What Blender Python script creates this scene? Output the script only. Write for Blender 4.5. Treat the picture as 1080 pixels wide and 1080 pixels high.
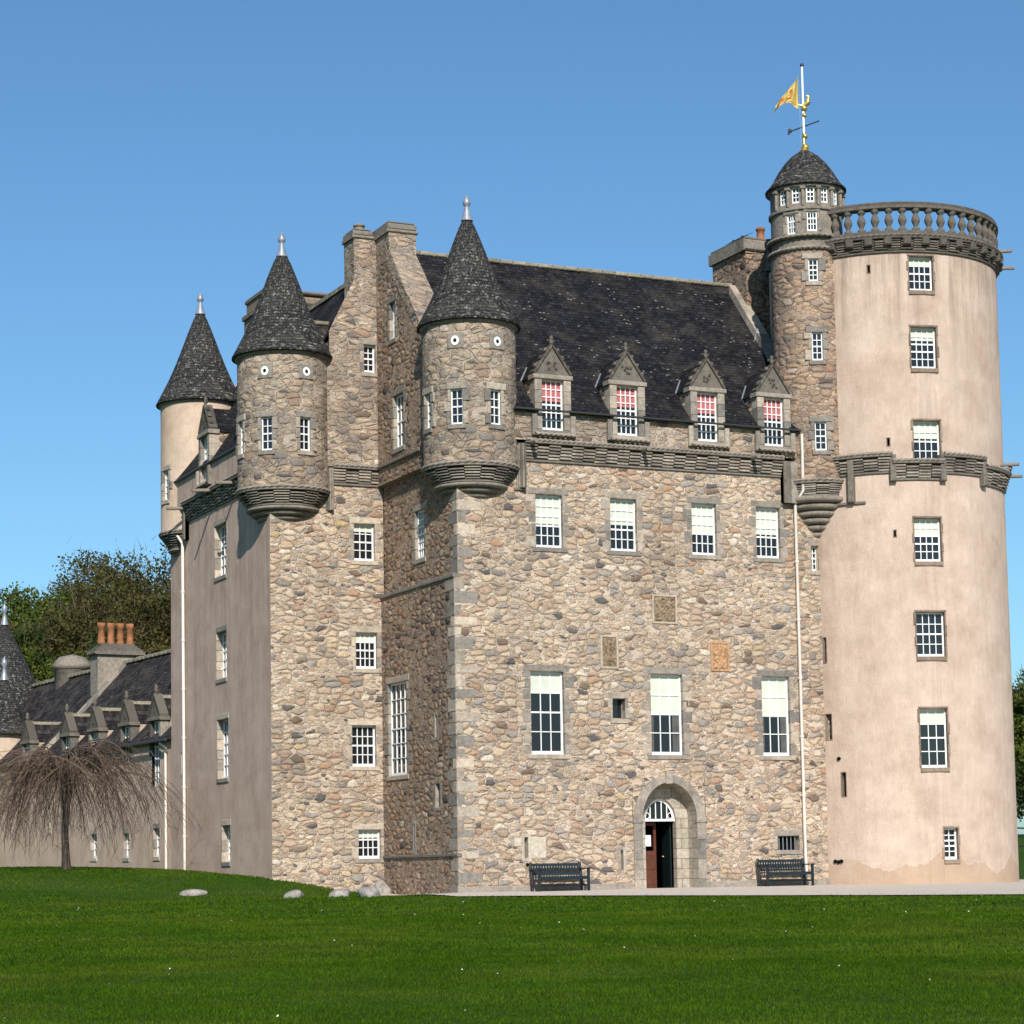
import bpy, math, random
import numpy as np
from mathutils import Vector, Matrix
random.seed(7); rng = np.random.default_rng(7)
PI = math.pi
scene = bpy.context.scene
for o in list(bpy.data.objects): bpy.data.objects.remove(o)

# ------------------------------------------------------------------ camera
F_, PITCH, YAW, ROLL = 2420.0, math.atan(236/2420), math.radians(24.8), math.atan(0.0170)
fw0 = Vector((math.sin(YAW), math.cos(YAW), 0)); r0 = Vector((math.cos(YAW), -math.sin(YAW), 0)); u0 = Vector((0, 0, 1))
fwd = fw0*math.cos(PITCH)+u0*math.sin(PITCH); up = u0*math.cos(PITCH)-fw0*math.sin(PITCH)
cr = r0*math.cos(ROLL)-up*math.sin(ROLL); cu = up*math.cos(ROLL)+r0*math.sin(ROLL)
CAM = Vector((-26.74, -61.87, 0.65))
cd = bpy.data.cameras.new('camera'); co = bpy.data.objects.new('camera', cd); scene.collection.objects.link(co)
m3 = Matrix((cr, cu, -fwd)).transposed(); co.matrix_world = Matrix.Translation(CAM) @ m3.to_4x4()
cd.sensor_width = 36; cd.sensor_fit = 'HORIZONTAL'; cd.lens = F_/1080*36; cd.shift_y = 142/1080; cd.clip_start = .5; cd.clip_end = 3000
scene.camera = co
scene.render.resolution_x = 1024; scene.render.resolution_y = 1024

# ------------------------------------------------------------------ sky and sun
SUN = Vector((-0.34, -1.0, 0.74)).normalized()
w = bpy.data.worlds.new('World'); scene.world = w; w.use_nodes = True
wn = w.node_tree; bg = wn.nodes['Background']
sky = wn.nodes.new('ShaderNodeTexSky'); sky.sky_type = 'NISHITA'; sky.sun_disc = False
sky.sun_elevation = math.asin(SUN.z); sky.sun_rotation = math.atan2(SUN.x, SUN.y)
sky.altitude = 100; sky.air_density = 1.0; sky.dust_density = 0.8; sky.ozone_density = 1.3
tint = wn.nodes.new('ShaderNodeMix'); tint.data_type = 'RGBA'; tint.blend_type = 'MULTIPLY'; tint.inputs[0].default_value = 1; tint.inputs[7].default_value = (.635, .965, 1.17, 1)
wn.links.new(sky.outputs[0], tint.inputs[6]); wn.links.new(tint.outputs[2], bg.inputs[0]); bg.inputs[1].default_value = 0.097
sd = bpy.data.lights.new('sun', 'SUN'); sd.energy = 5.0; sd.angle = math.radians(.5); sd.color = (1, .945, .86)
so = bpy.data.objects.new('sun', sd); scene.collection.objects.link(so)
so.rotation_euler = (-SUN).to_track_quat('-Z', 'Y').to_euler(); so.location = (-30, -60, 60)
scene.view_settings.view_transform = 'Standard'; scene.view_settings.look = 'None'
scene.view_settings.exposure = 0.18; scene.view_settings.gamma = 1

# ------------------------------------------------------------------ node helpers
class NT:
    def __init__(s, name):
        s.m = bpy.data.materials.new(name); s.m.use_nodes = True; s.t = s.m.node_tree; s.b = s.t.nodes['Principled BSDF']
    def n(s, typ, props=None, ins=None, out=0):
        nd = s.t.nodes.new(typ)
        for k, v in (props or {}).items(): setattr(nd, k, v)
        for k, v in (ins or {}).items():
            if isinstance(v, bpy.types.NodeSocket): s.t.links.new(v, nd.inputs[k])
            else: nd.inputs[k].default_value = v
        return nd.outputs[out]
    def math(s, op, a, b=0.0, c=None, clamp=False):
        i = {0: a, 1: b}
        if c is not None: i[2] = c
        return s.n('ShaderNodeMath', {'operation': op, 'use_clamp': clamp}, i)
    def mix(s, f, a, b, mode='MIX'):
        nd = s.t.nodes.new('ShaderNodeMix'); nd.data_type = 'RGBA'; nd.blend_type = mode
        for k, v in ((0, f), (6, a), (7, b)):
            if isinstance(v, bpy.types.NodeSocket): s.t.links.new(v, nd.inputs[k])
            else: nd.inputs[k].default_value = (*v, 1) if isinstance(v, tuple) and len(v) == 3 else v
        return nd.outputs[2]
    def step(s, v, lo, hi, a=0.0, b=1.0):
        return s.n('ShaderNodeMapRange', {'interpolation_type': 'SMOOTHSTEP'}, {0: v, 1: lo, 2: hi, 3: a, 4: b})
    def ramp(s, f, stops, interp='LINEAR'):
        nd = s.t.nodes.new('ShaderNodeValToRGB'); cr_ = nd.color_ramp; cr_.interpolation = interp
        while len(cr_.elements) < len(stops): cr_.elements.new(.5)
        for e, (p, c) in zip(cr_.elements, stops): e.position = p; e.color = (*c, 1)
        s.t.links.new(f, nd.inputs[0]); return nd.outputs[0]
    def noise(s, vec, scale, detail=3, rough=.55, dim='3D', out=0):
        i = {'Scale': scale, 'Detail': detail, 'Roughness': rough}
        if vec is not None: i['Vector'] = vec
        return s.n('ShaderNodeTexNoise', {'noise_dimensions': dim}, i, out)
    def uv(s): return s.n('ShaderNodeUVMap')
    def obj(s): return s.n('ShaderNodeTexCoord', out=3)
    def geo(s): return s.n('ShaderNodeNewGeometry')
    def scale(s, v, x, y, z=1.0, loc=(0, 0, 0)):
        return s.n('ShaderNodeMapping', None, {'Vector': v, 'Scale': (x, y, z), 'Location': loc})
    def sep(s, v):
        nd = s.t.nodes.new('ShaderNodeSeparateXYZ'); s.t.links.new(v, nd.inputs[0]); return nd.outputs
    def attr(s, name='rnd'):
        nd = s.t.nodes.new('ShaderNodeAttribute'); nd.attribute_name = name; return nd.outputs['Fac']
    def bump(s, h, strength, dist, normal=None):
        i = {'Strength': strength, 'Distance': dist, 'Height': h}
        if normal is not None: i['Normal'] = normal
        return s.n('ShaderNodeBump', None, i)
    def fin(s, col, rough=.85, normal=None, spec=.3, metal=0.0):
        for k, v in (('Base Color', col), ('Roughness', rough), ('Specular IOR Level', spec), ('Metallic', metal)):
            if isinstance(v, bpy.types.NodeSocket): s.t.links.new(v, s.b.inputs[k])
            else: s.b.inputs[k].default_value = (*v, 1) if isinstance(v, tuple) and len(v) == 3 else v
        if normal is not None: s.t.links.new(normal, s.b.inputs['Normal'])
        return s.m

def mat_rubble(name, scale=2.8, mortar=(.57, .46, .365), warmth=(1, 1, 1), weather=0.0, mw=.030, seed=0.0, bumpd=.05):
    g = NT(name); uv = g.uv()
    w1 = g.noise(uv, 1.1, 2, out=1); w2 = g.noise(uv, 6.5, 4, .7, out=1)
    a = g.n('ShaderNodeVectorMath', {'operation': 'MULTIPLY_ADD'}, {0: w1, 1: (.34, .22, 0), 2: uv})
    a = g.n('ShaderNodeVectorMath', {'operation': 'MULTIPLY_ADD'}, {0: w2, 1: (.12, .085, 0), 2: a})
    # bands of bigger and smaller building stones
    p = g.scale(a, .92, 1.95, 1, (seed, seed*.7, 0))
    VA = dict(voronoi_dimensions='2D'); VE = dict(voronoi_dimensions='2D', feature='DISTANCE_TO_EDGE')
    ca = g.n('ShaderNodeTexVoronoi', VA, {'Vector': p, 'Scale': scale, 'Randomness': .92}, 1)
    da = g.n('ShaderNodeTexVoronoi', VE, {'Vector': p, 'Scale': scale, 'Randomness': .92})
    q = g.scale(a, .9, 1.85, 1, (3.3+seed, 1.7, 0))
    cb = g.n('ShaderNodeTexVoronoi', VA, {'Vector': q, 'Scale': scale*2.15, 'Randomness': .95}, 1)
    db = g.n('ShaderNodeTexVoronoi', VE, {'Vector': q, 'Scale': scale*2.15, 'Randomness': .95})
    fa = g.n('ShaderNodeTexVoronoi', VA, {'Vector': p, 'Scale': scale, 'Randomness': .92}, 0)
    fb = g.n('ShaderNodeTexVoronoi', VA, {'Vector': q, 'Scale': scale*2.15, 'Randomness': .95}, 0)
    da = g.math('MINIMUM', da, g.math('MULTIPLY', g.math('SUBTRACT', .80, fa), .7))
    db = g.math('MINIMUM', db, g.math('MULTIPLY', g.math('SUBTRACT', .78, fb), .7))
    A = g.sep(ca); B = g.sep(cb)
    fine = g.noise(uv, 22, 4, .65)
    ta = g.math('MULTIPLY_ADD', A[0], .07, mw-.03)
    ta = g.math('MULTIPLY_ADD', fine, .08, ta)
    ma = g.step(g.math('SUBTRACT', da, ta), -.03, .06)
    patch = g.noise(uv, .55, 2)
    thr = g.step(patch, .40, .62, .08, .60)
    keep = g.math('GREATER_THAN', A[1], thr)
    ma = g.math('MULTIPLY', ma, keep)
    tb = g.math('MULTIPLY_ADD', B[0], .08, mw+.015)
    mb_ = g.step(g.math('SUBTRACT', db, tb), -.03, .07)
    mb_ = g.math('MULTIPLY', mb_, g.math('SUBTRACT', 1.0, ma))
    mb_ = g.math('MULTIPLY', mb_, g.math('GREATER_THAN', B[1], .12))
    stone = g.math('MAXIMUM', ma, mb_)
    pal = [(0, (.48, .36, .25)), (.12, (.38, .285, .21)), (.23, (.55, .425, .305)), (.34, (.31, .255, .21)), (.42, (.45, .325, .24)), (.53, (.52, .42, .32)),
           (.62, (.235, .215, .20)), (.69, (.39, .255, .18)), (.76, (.31, .285, .265)), (.83, (.17, .125, .095)), (.87, (.43, .26, .17)), (.895, (.62, .54, .45)), (.948, (.48, .36, .19)), (.956, (.095, .09, .096))]
    cA = g.ramp(A[2], pal, 'CONSTANT'); cB = g.ramp(B[2], pal, 'CONSTANT')
    sc = g.mix(ma, cB, cA)
    mott = g.noise(uv, 9, 5, .7)
    sc = g.mix(1.0, sc, g.ramp(mott, [(.25, (.55, .54, .53)), (.5, (1, 1, 1)), (.78, (1.28, 1.25, 1.2))]), 'MULTIPLY')
    fade = g.mix(ma, g.n('ShaderNodeCombineXYZ', None, {0: B[0], 1: B[0], 2: B[0]}), g.n('ShaderNodeCombineXYZ', None, {0: A[0], 1: A[0], 2: A[0]}))
    sc = g.mix(g.step(g.sep(fade)[0], .30, 1.0, .06, .62), sc, mortar)
    grit = g.noise(uv, 17, 6, .8)
    sc = g.mix(1.0, sc, g.ramp(grit, [(.3, (.60, .58, .57)), (.7, (1.28, 1.26, 1.23))]), 'MULTIPLY')
    mc = g.mix(g.noise(uv, 2.2, 3), tuple(c*.82 for c in mortar), tuple(min(1, c*1.12) for c in mortar))
    mc = g.mix(1.0, mc, g.ramp(fine, [(.3, (.72, .70, .68)), (.6, (1.05, 1.05, 1.05))]), 'MULTIPLY')
    col = g.mix(stone, mc, sc)
    # dark open joints here and there
    joint = g.math('MULTIPLY', g.math('LESS_THAN', g.math('ABSOLUTE', g.math('SUBTRACT', da, ta)), .018), g.step(g.noise(uv, 2.7, 2), .56, .66))
    joint = g.math('MULTIPLY', joint, keep)
    col = g.mix(g.math('MULTIPLY', joint, .38), col, (.14, .10, .07))
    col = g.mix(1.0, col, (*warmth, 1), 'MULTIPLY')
    big = g.noise(uv, .35, 4, .6)
    col = g.mix(1.0, col, g.ramp(big, [(.3, (.78, .77, .77)), (.7, (1.12, 1.11, 1.09))]), 'MULTIPLY')
    if weather > 0:
        wz = g.noise(uv, 1.3, 5, .65)
        f = g.math('MULTIPLY', g.step(wz, .32, .66), weather)
        col = g.mix(f, col, (.15, .125, .105))
    h = g.math('ADD', g.math('MULTIPLY', stone, .8), g.math('MULTIPLY', g.step(da, 0, .35), g.math('MULTIPLY', ma, .5)))
    h = g.math('ADD', h, g.math('MULTIPLY', mott, .35))
    h = g.math('ADD', h, g.math('MULTIPLY', fine, .3))
    h = g.math('SUBTRACT', h, g.math('MULTIPLY', joint, .6))
    return g.fin(col, .92, g.bump(h, 1.0, bumpd), .15)

def mat_dressed(name, c0=(.30, .265, .225), c1=(.46, .40, .32), joints=False, dirt=.3, rough=.88):
    g = NT(name); uv = g.uv(); r = g.attr()
    col = g.mix(r, c0, c1)
    n1 = g.noise(uv, 7, 5, .7); n2 = g.noise(uv, 60, 2, .6); n3 = g.noise(uv, 1.1, 4, .65)
    col = g.mix(1.0, col, g.ramp(n1, [(.28, (.6, .59, .58)), (.72, (1.28, 1.26, 1.22))]), 'MULTIPLY')
    col = g.mix(1.0, col, g.ramp(n2, [(.35, (.85, .85, .85)), (.65, (1.12, 1.12, 1.12))]), 'MULTIPLY')
    col = g.mix(g.math('MULTIPLY', g.step(n3, .45, .75), dirt), col, (.07, .062, .052))
    h = g.math('ADD', n1, g.math('MULTIPLY', n2, .5))
    if joints:
        br = g.n('ShaderNodeTexBrick', None, {'Vector': uv, 'Scale': 1.0, 'Mortar Size': .012, 'Brick Width': .62, 'Row Height': .31, 'Color1': (1, 1, 1, 1), 'Color2': (.8, .79, .77, 1), 'Mortar': (.45, .42, .38, 1)})
        col = g.mix(1.0, col, br, 'MULTIPLY')
    return g.fin(col, rough, g.bump(h, .7, .02), .2)

def mat_harl(name, base, stain, streak=.5, zlo=16.5, zhi=20.5, damp=False):
    g = NT(name); uv = g.uv(); U = g.sep(uv)
    n1 = g.noise(uv, 1.2, 5, .6); n2 = g.noise(uv, 38, 3, .7); n4 = g.noise(g.scale(uv, 1, .45), 6, 4, .7)
    col = g.mix(1.0, base, g.ramp(n1, [(.3, (.86, .83, .81)), (.7, (1.08, 1.075, 1.07))]), 'MULTIPLY')
    col = g.mix(1.0, col, g.ramp(n2, [(.3, (.84, .83, .82)), (.7, (1.1, 1.1, 1.1))]), 'MULTIPLY')
    col = g.mix(1.0, col, g.ramp(n4, [(.3, (.92, .91, .90)), (.7, (1.05, 1.05, 1.05))]), 'MULTIPLY')
    st = g.noise(g.scale(uv, 1.6, .10), 1.5, 5, .68)
    zf = g.step(U[1], zlo, zhi, .12, 1.0)
    f = g.math('MULTIPLY', g.math('MULTIPLY', g.step(st, .40, .68), zf), streak, clamp=True)
    blot = g.noise(g.scale(uv, 1, .8, 1, (4, 2, 0)), .55, 6, .68)
    col = g.mix(1.0, col, g.ramp(blot, [(.32, (.85, .79, .75)), (.5, (1, .985, .97)), (.7, (1.06, 1.06, 1.06))]), 'MULTIPLY')
    col = g.mix(f, col, stain)
    if damp:
        du = g.step(g.math('ABSOLUTE', g.math('SUBTRACT', U[0], -6.93)), .2, .85, 1, 0); f2 = g.math('MULTIPLY', du, g.step(g.noise(g.scale(uv, 3.2, .16), 1.5, 5, .7), .42, .66, 0, .32)); col = g.mix(f2, col, stain)
        # worn patch near the foot of the wall
        nz = g.noise(g.scale(uv, 1, .2, 1, (.9, 0, 0)), .42, 5, .55)
        e = g.math('SUBTRACT', g.math('MULTIPLY_ADD', nz, 3.4, -1.1), U[1])
        d = g.math('MULTIPLY', g.step(e, -.02, .03), g.step(n1, .36, .5, .2, .6))
        col = g.mix(d, col, (.46, .31, .20))
        rim = g.math('LESS_THAN', g.math('ABSOLUTE', e), .02)
        col = g.mix(g.math('MULTIPLY', rim, .5), col, (.62, .54, .44))
    h = g.math('ADD', n2, g.math('MULTIPLY', n4, .8))
    return g.fin(col, .95, g.bump(h, 1.0, .035), .1)

def mat_slate(name, base=(.050, .050, .058), lichen=.58, bw=.24, rh=.13, brown=.28):
    g = NT(name); uv = g.uv()
    wv = g.n('ShaderNodeVectorMath', {'operation': 'MULTIPLY_ADD'}, {0: g.noise(uv, 1.4, 2, out=1), 1: (.05, .05, 0), 2: uv})
    br = g.t.nodes.new('ShaderNodeTexBrick'); g.t.links.new(wv, br.inputs['Vector'])
    for k, v in {'Scale': 1.0, 'Mortar Size': .010, 'Mortar Smooth': .2, 'Bias': 0.0, 'Brick Width': bw, 'Row Height': rh, 'Color1': (.5, .5, .5, 1), 'Color2': (1.25, 1.25, 1.25, 1), 'Mortar': (.22, .22, .22, 1)}.items(): br.inputs[k].default_value = v
    n1 = g.noise(uv, 1.0, 5, .65); n2 = g.noise(uv, 13, 4, .7); n3 = g.noise(g.scale(uv, 1, 1.8), 4.2, 5, .72)
    cell = g.n('ShaderNodeTexWhiteNoise', {'noise_dimensions': '2D'}, {'Vector': g.n('ShaderNodeVectorMath', {'operation': 'SNAP'}, {0: uv, 1: (bw*.5, rh, 1)})})
    col = g.mix(1.0, base, br.outputs[0], 'MULTIPLY')
    col = g.mix(1.0, col, g.ramp(cell, [(0, (.7, .7, .74)), (.6, (1.05, 1.05, 1.05)), (1, (1.7, 1.62, 1.5))]), 'MULTIPLY')
    col = g.mix(g.math('MULTIPLY', g.step(n1, .45, .72), brown), col, (.105, .085, .062))
    col = g.mix(g.step(n3, lichen, lichen+.07), col, (.22, .215, .19))
    sp = g.n('ShaderNodeTexVoronoi', {'voronoi_dimensions': '2D'}, {'Vector': g.scale(uv, 1, 2.2), 'Scale': 2.3})
    pick = g.step(g.noise(uv, 1.3, 3), .52, .62)
    col = g.mix(g.math('MULTIPLY', g.math('MULTIPLY', g.math('LESS_THAN', sp, .10), pick), .5), col, (.46, .45, .41))
    h = g.math('ADD', g.math('MULTIPLY', br.outputs[1], -1.0), g.math('MULTIPLY', n2, .5))
    h = g.math('ADD', h, g.math('MULTIPLY', cell, .5))
    return g.fin(col, g.step(n2, .3, .7, .7, .95), g.bump(h, 1.0, .03), .12)

def mat_plain(name, c, rough=.5, spec=.5, metal=0.0, nz=0.0, sc=8, bmp=0.0):
    g = NT(name)
    if nz > 0:
        n = g.noise(g.obj(), sc, 4, .6)
        col = g.mix(1.0, c, g.ramp(n, [(.3, (1-nz,)*3), (.7, (1+nz*.6,)*3)]), 'MULTIPLY')
        return g.fin(col, rough, g.bump(n, .5, bmp) if bmp else None, spec, metal)
    return g.fin(c, rough, None, spec, metal)

M = {}
M['rubble'] = mat_rubble('rubble granite')
M['rubble_shaded'] = mat_rubble('rubble granite in shaded tone', mortar=(.50, .41, .34), warmth=(.84, .77, .73), mw=.025, seed=5.0, bumpd=.11)  # same granite, darkened and browned: the grazing-sun shade is put into the colour
M['rubble_top'] = mat_rubble('weathered rubble granite', scale=2.45, weather=.55, mortar=(.50, .41, .33), seed=9.0, mw=.05)
M['rubble_stair'] = mat_rubble('stair turret rubble', scale=2.5, weather=.5, mortar=(.46, .36, .29), warmth=(1.0, .92, .88), seed=13.0)
M['dressed'] = mat_dressed('dressed granite', (.24, .215, .195), (.55, .46, .37))
M['dressed_grey'] = mat_dressed('grey granite', (.19, .175, .16), (.44, .375, .31), dirt=.5)
M['dressed_dark'] = mat_dressed('blackened carved granite', (.085, .077, .068), (.41, .355, .30), dirt=.7)
M['dressed_black'] = mat_dressed('sooty carved stone', (.07, .062, .052), (.20, .175, .15), dirt=.6)
M['dressed_pale'] = mat_dressed('pale granite ashlar', (.42, .37, .31), (.54, .47, .385), dirt=.15)
M['dressed_brown'] = mat_dressed('brown stained stone', (.20, .15, .12), (.34, .26, .20), dirt=.4)
M['ashlar'] = mat_dressed('ashlar in the porch', (.42, .375, .32), (.50, .44, .37), joints=True, dirt=.2)
M['harl'] = mat_harl('pink harling', (.665, .53, .44, 1), (.33, .24, .19, 1), 1.1, 16, 20.5, damp=True)
M['harl_wing'] = mat_harl('mauve harling', (.60, .46, .385, 1), (.27, .20, .16, 1), .6, 1, 16)
M['harl_peach'] = mat_harl('peach harling', (.66, .52, .41, 1), (.42, .30, .21, 1), .3)
M['harl_low'] = mat_harl('low range harling', (.58, .455, .37, 1), (.36, .28, .24, 1), .4, 2, 5)
M['slate'] = mat_slate('blue black slate', base=(.016, .016, .020), lichen=.69, bw=.26, rh=.15)
M['slate_cone'] = mat_slate('lichened turret slate', base=(.044, .043, .043), lichen=.555, bw=.17, rh=.115, brown=.3)
M['slate_low'] = mat_slate('old brown slate', base=(.034, .030, .031), lichen=.63, bw=.3, rh=.2, brown=.5)
M['white'] = mat_plain('white paint', (.80, .80, .78), .4, .5, 0, .08, 5)
M['glass'] = mat_plain('window glass', (.012, .014, .018), .06, .5)
M['blind'] = mat_plain('cream blind', (.55, .575, .49), .7, .2, 0, .1, 3)
M['curtain'] = mat_plain('shaded curtain', (.10, .10, .095), .9, .1, 0, .3, 4)
M['red_blind'] = mat_plain('red blind', (.42, .12, .125), .7, .2, 0, .1, 3)
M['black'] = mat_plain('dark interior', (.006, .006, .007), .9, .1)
M['lead'] = mat_plain('lead', (.28, .30, .33), .45, .5, .3, .25, 6)
M['iron'] = mat_plain('dark iron', (.035, .04, .042), .5, .5, .2, .2, 9)
M['pipe'] = mat_plain('cream painted pipe', (.68, .62, .55), .5, .4, 0, .12, 2)
M['ridge'] = mat_dressed('mossy ridge stone', (.20, .185, .14), (.34, .30, .235), dirt=.4)
M['terracotta'] = mat_plain('terracotta', (.42, .17, .075), .8, .2, 0, .3, 5)
M['terracotta_old'] = mat_plain('sooty terracotta', (.30, .125, .06), .85, .2, 0, .5, 3)
M['bench'] = mat_plain('dark teal bench paint', (.004, .013, .019), .45, .5, 0, .2, 12)
M['door'] = mat_plain('brown door wood', (.11, .036, .022), .5, .4, 0, .3, 4)
M['door_green'] = mat_plain('dark green door paint', (.005, .012, .013), .6, .2)
M['paper'] = mat_plain('white paper', (.75, .76, .80), .7, .2)
M['gold'] = mat_plain('gilding', (.75, .50, .12), .3, .5, .8, .1, 9)
M['carved'] = mat_plain('carved heraldic stone', (.26, .185, .12), .9, .2, 0, .6, 9, .06)
M['carved_orange'] = mat_plain('carved orange sandstone', (.44, .26, .14), .9, .2, 0, .4, 10, .05)
M['boulder'] = mat_plain('pale boulder', (.30, .27, .245), .9, .2, 0, .5, 5, .06)

# ------------------------------------------------------------------ object helpers
C = scene.collection
def tag(o, label=None, cat=None, group=None, kind=None):
    if label: o['label'] = label
    if cat: o['category'] = cat
    if group: o['group'] = group
    if kind: o['kind'] = kind
    return o
def empty(name, loc=(0, 0, 0), rz=0):
    o = bpy.data.objects.new(name, None); o.location = loc; o.rotation_euler = (0, 0, rz); C.objects.link(o); return o

class MB:
    def __init__(s): s.v = []; s.f = []; s.uv = []; s.r = []; s.sm = []
    def face(s, pts, uvs, r=.5, smooth=False):
        b = len(s.v); s.v.extend(tuple(p) for p in pts); s.f.append(tuple(range(b, b+len(pts)))); s.uv.extend(uvs); s.r.append(r); s.sm.append(smooth)
    def grid(s, P, UV, r=.5, smooth=True, closed=False):
        # P[i][j] points
        b = len(s.v); ni, nj = len(P), len(P[0])
        for row in P: s.v.extend(tuple(p) for p in row)
        for i in range(ni-1):
            for j in range(nj-1):
                s.f.append((b+i*nj+j, b+i*nj+j+1, b+(i+1)*nj+j+1, b+(i+1)*nj+j))
                s.uv.extend([UV[i][j], UV[i][j+1], UV[i+1][j+1], UV[i+1][j]]); s.r.append(r); s.sm.append(smooth)
    def build(s, name, mat, parent=None, label=None):
        me = bpy.data.meshes.new(name); me.from_pydata(s.v, [], s.f)
        l = me.uv_layers.new(name='UVMap'); l.data.foreach_set('uv', np.array(s.uv, dtype=np.float32).ravel())
        a = me.attributes.new('rnd', 'FLOAT', 'FACE'); a.data.foreach_set('value', np.array(s.r, dtype=np.float32))
        me.polygons.foreach_set('use_smooth', np.array(s.sm, dtype=bool))
        me.materials.append(M[mat] if isinstance(mat, str) else mat); me.update()
        o = bpy.data.objects.new(name, me); C.objects.link(o)
        if parent is not None: o.parent = parent
        if label: o['label'] = label
        return o

class Flat:
    def __init__(s, o, t, off=0.0): s.o = o; s.t = t; s.n = (t[1], -t[0]); s.off = off
    def P(s, a, out, z): return (s.o[0]+s.t[0]*a+s.n[0]*(out+s.off), s.o[1]+s.t[1]*a+s.n[1]*(out+s.off), z)
    def at(s, a): return s
    def sh(s, d): return Flat(s.o, s.t, s.off+d)
    step = 0
class Cyl:
    def __init__(s, c, R, step=8): s.c = c; s.R = R; s.step = math.radians(step)*R
    def P(s, a, out, z):
        an = a/s.R; return (s.c[0]+(s.R+out)*math.cos(an), s.c[1]+(s.R+out)*math.sin(an), z)
    def deg(s, d): return math.radians(d)*s.R
    def at(s, a):
        an = a/s.R; t = (-math.sin(an), math.cos(an)); o = (s.c[0]+s.R*math.cos(an)-t[0]*a, s.c[1]+s.R*math.sin(an)-t[1]*a)
        return Flat(o, t)
def clip(poly, hp):       # keep a*s+b*z<=c
    for a, b, c in hp:
        out = []
        for i in range(len(poly)):
            p, q = poly[i], poly[(i+1) % len(poly)]; dp = a*p[0]+b*p[1]-c; dq = a*q[0]+b*q[1]-c
            if dp <= 0: out.append(p)
            if dp*dq < 0: t = dp/(dp-dq); out.append((p[0]+(q[0]-p[0])*t, p[1]+(q[1]-p[1])*t))
        poly = out
        if len(poly) < 3: return []
    return poly
def wall(mb, Mp, s0, s1, z0, z1, holes=(), hp=(), smooth=None):
    S = {s0, s1}; Z = {z0, z1}
    for h in holes:
        for q in h[:2]:
            if s0 < q < s1: S.add(q)
        for q in h[2:4]:
            if z0 < q < z1: Z.add(q)
    if Mp.step:
        k = math.ceil((s1-s0)/Mp.step)
        for i in range(1, k):
            q = s0+(s1-s0)*i/k
            if all(abs(q-x) > Mp.step*.2 for x in S): S.add(q)
    S = sorted(S); Z = sorted(Z)
    for i in range(len(S)-1):
        for j in range(len(Z)-1):
            cs, cz = (S[i]+S[i+1])/2, (Z[j]+Z[j+1])/2
            if any(h[0] < cs < h[1] and h[2] < cz < h[3] for h in holes): continue
            poly = clip([(S[i], Z[j]), (S[i+1], Z[j]), (S[i+1], Z[j+1]), (S[i], Z[j+1])], hp)
            if poly: mb.face([Mp.P(a, 0, z) for a, z in poly], poly, .5, False)
def mbox(mb, Mp, s0, s1, o0, o1, z0, z1, r=None, ch=0.0):
    r = random.random() if r is None else r
    n = max(1, math.ceil((s1-s0)/(Mp.step*1.0))) if Mp.step else 1
    ss = [s0+(s1-s0)*i/n for i in range(n+1)]
    c = ch
    for i in range(n):
        a, b = ss[i], ss[i+1]
        ai = a+(c if i == 0 else 0); bi = b-(c if i == n-1 else 0)
        P = Mp.P
        f1, f2, f3, f4 = P(ai, o1, z0+c), P(bi, o1, z0+c), P(bi, o1, z1-c), P(ai, o1, z1-c)
        oc = o1-c
        e1, e2, e3, e4 = P(a, oc, z0), P(b, oc, z0), P(b, oc, z1), P(a, oc, z1)
        mb.face([f1, f2, f3, f4], [(ai, z0+c), (bi, z0+c), (bi, z1-c), (ai, z1-c)], r)
        if c > 0:
            mb.face([e1, e2, f2, f1], [(a, z0), (b, z0), (bi, z0+c), (ai, z0+c)], r)
            mb.face([f4, f3, e3, e4], [(ai, z1-c), (bi, z1-c), (b, z1), (a, z1)], r)
            if i == 0: mb.face([e1, f1, f4, e4], [(a, z0), (ai, z0+c), (ai, z1-c), (a, z1)], r)
            if i == n-1: mb.face([f2, e2, e3, f3], [(bi, z0+c), (b, z0), (b, z1), (bi, z1-c)], r)
        b1, b2, b3, b4 = P(a, o0, z0), P(b, o0, z0), P(b, o0, z1), P(a, o0, z1)
        mb.face([b1, b2, e2, e1], [(a, o0), (b, o0), (b, oc), (a, oc)], r)
        mb.face([e4, e3, b3, b4], [(a, oc), (b, oc), (b, o0), (a, o0)], r)
        mb.face([b2, b1, b4, b3], [(b, z0), (a, z0), (a, z1), (b, z1)], r)
        if i == 0: mb.face([b1, e1, e4, b4], [(o0, z0), (oc, z0), (oc, z1), (o0, z1)], r)
        if i == n-1: mb.face([e2, b2, b3, e3], [(oc, z0), (o0, z0), (o0, z1), (oc, z1)], r)
WX = Flat((0, 0), (1, 0))            # world frame: s = x, out = -y
def wbox(mb, x0, x1, y0, y1, z0, z1, r=None, ch=0.0): mbox(mb, WX, x0, x1, -y1, -y0, z0, z1, r, ch)
def revolve(mb, c, prof, n=40, smooth=True, a0=0, a1=2*PI, uvR=None, r=.5):
    uvR = uvR or max(p[0] for p in prof); P = []; UV = []; v = 0; pr = None
    for rr, z in prof:
        if pr: v += math.hypot(rr-pr[0], z-pr[1])
        pr = (rr, z)
        P.append([(c[0]+rr*math.cos(a0+(a1-a0)*k/n), c[1]+rr*math.sin(a0+(a1-a0)*k/n), z) for k in range(n+1)])
        UV.append([(uvR*(a0+(a1-a0)*k/n), v) for k in range(n+1)])
    mb.grid(P, UV, r, smooth)
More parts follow.
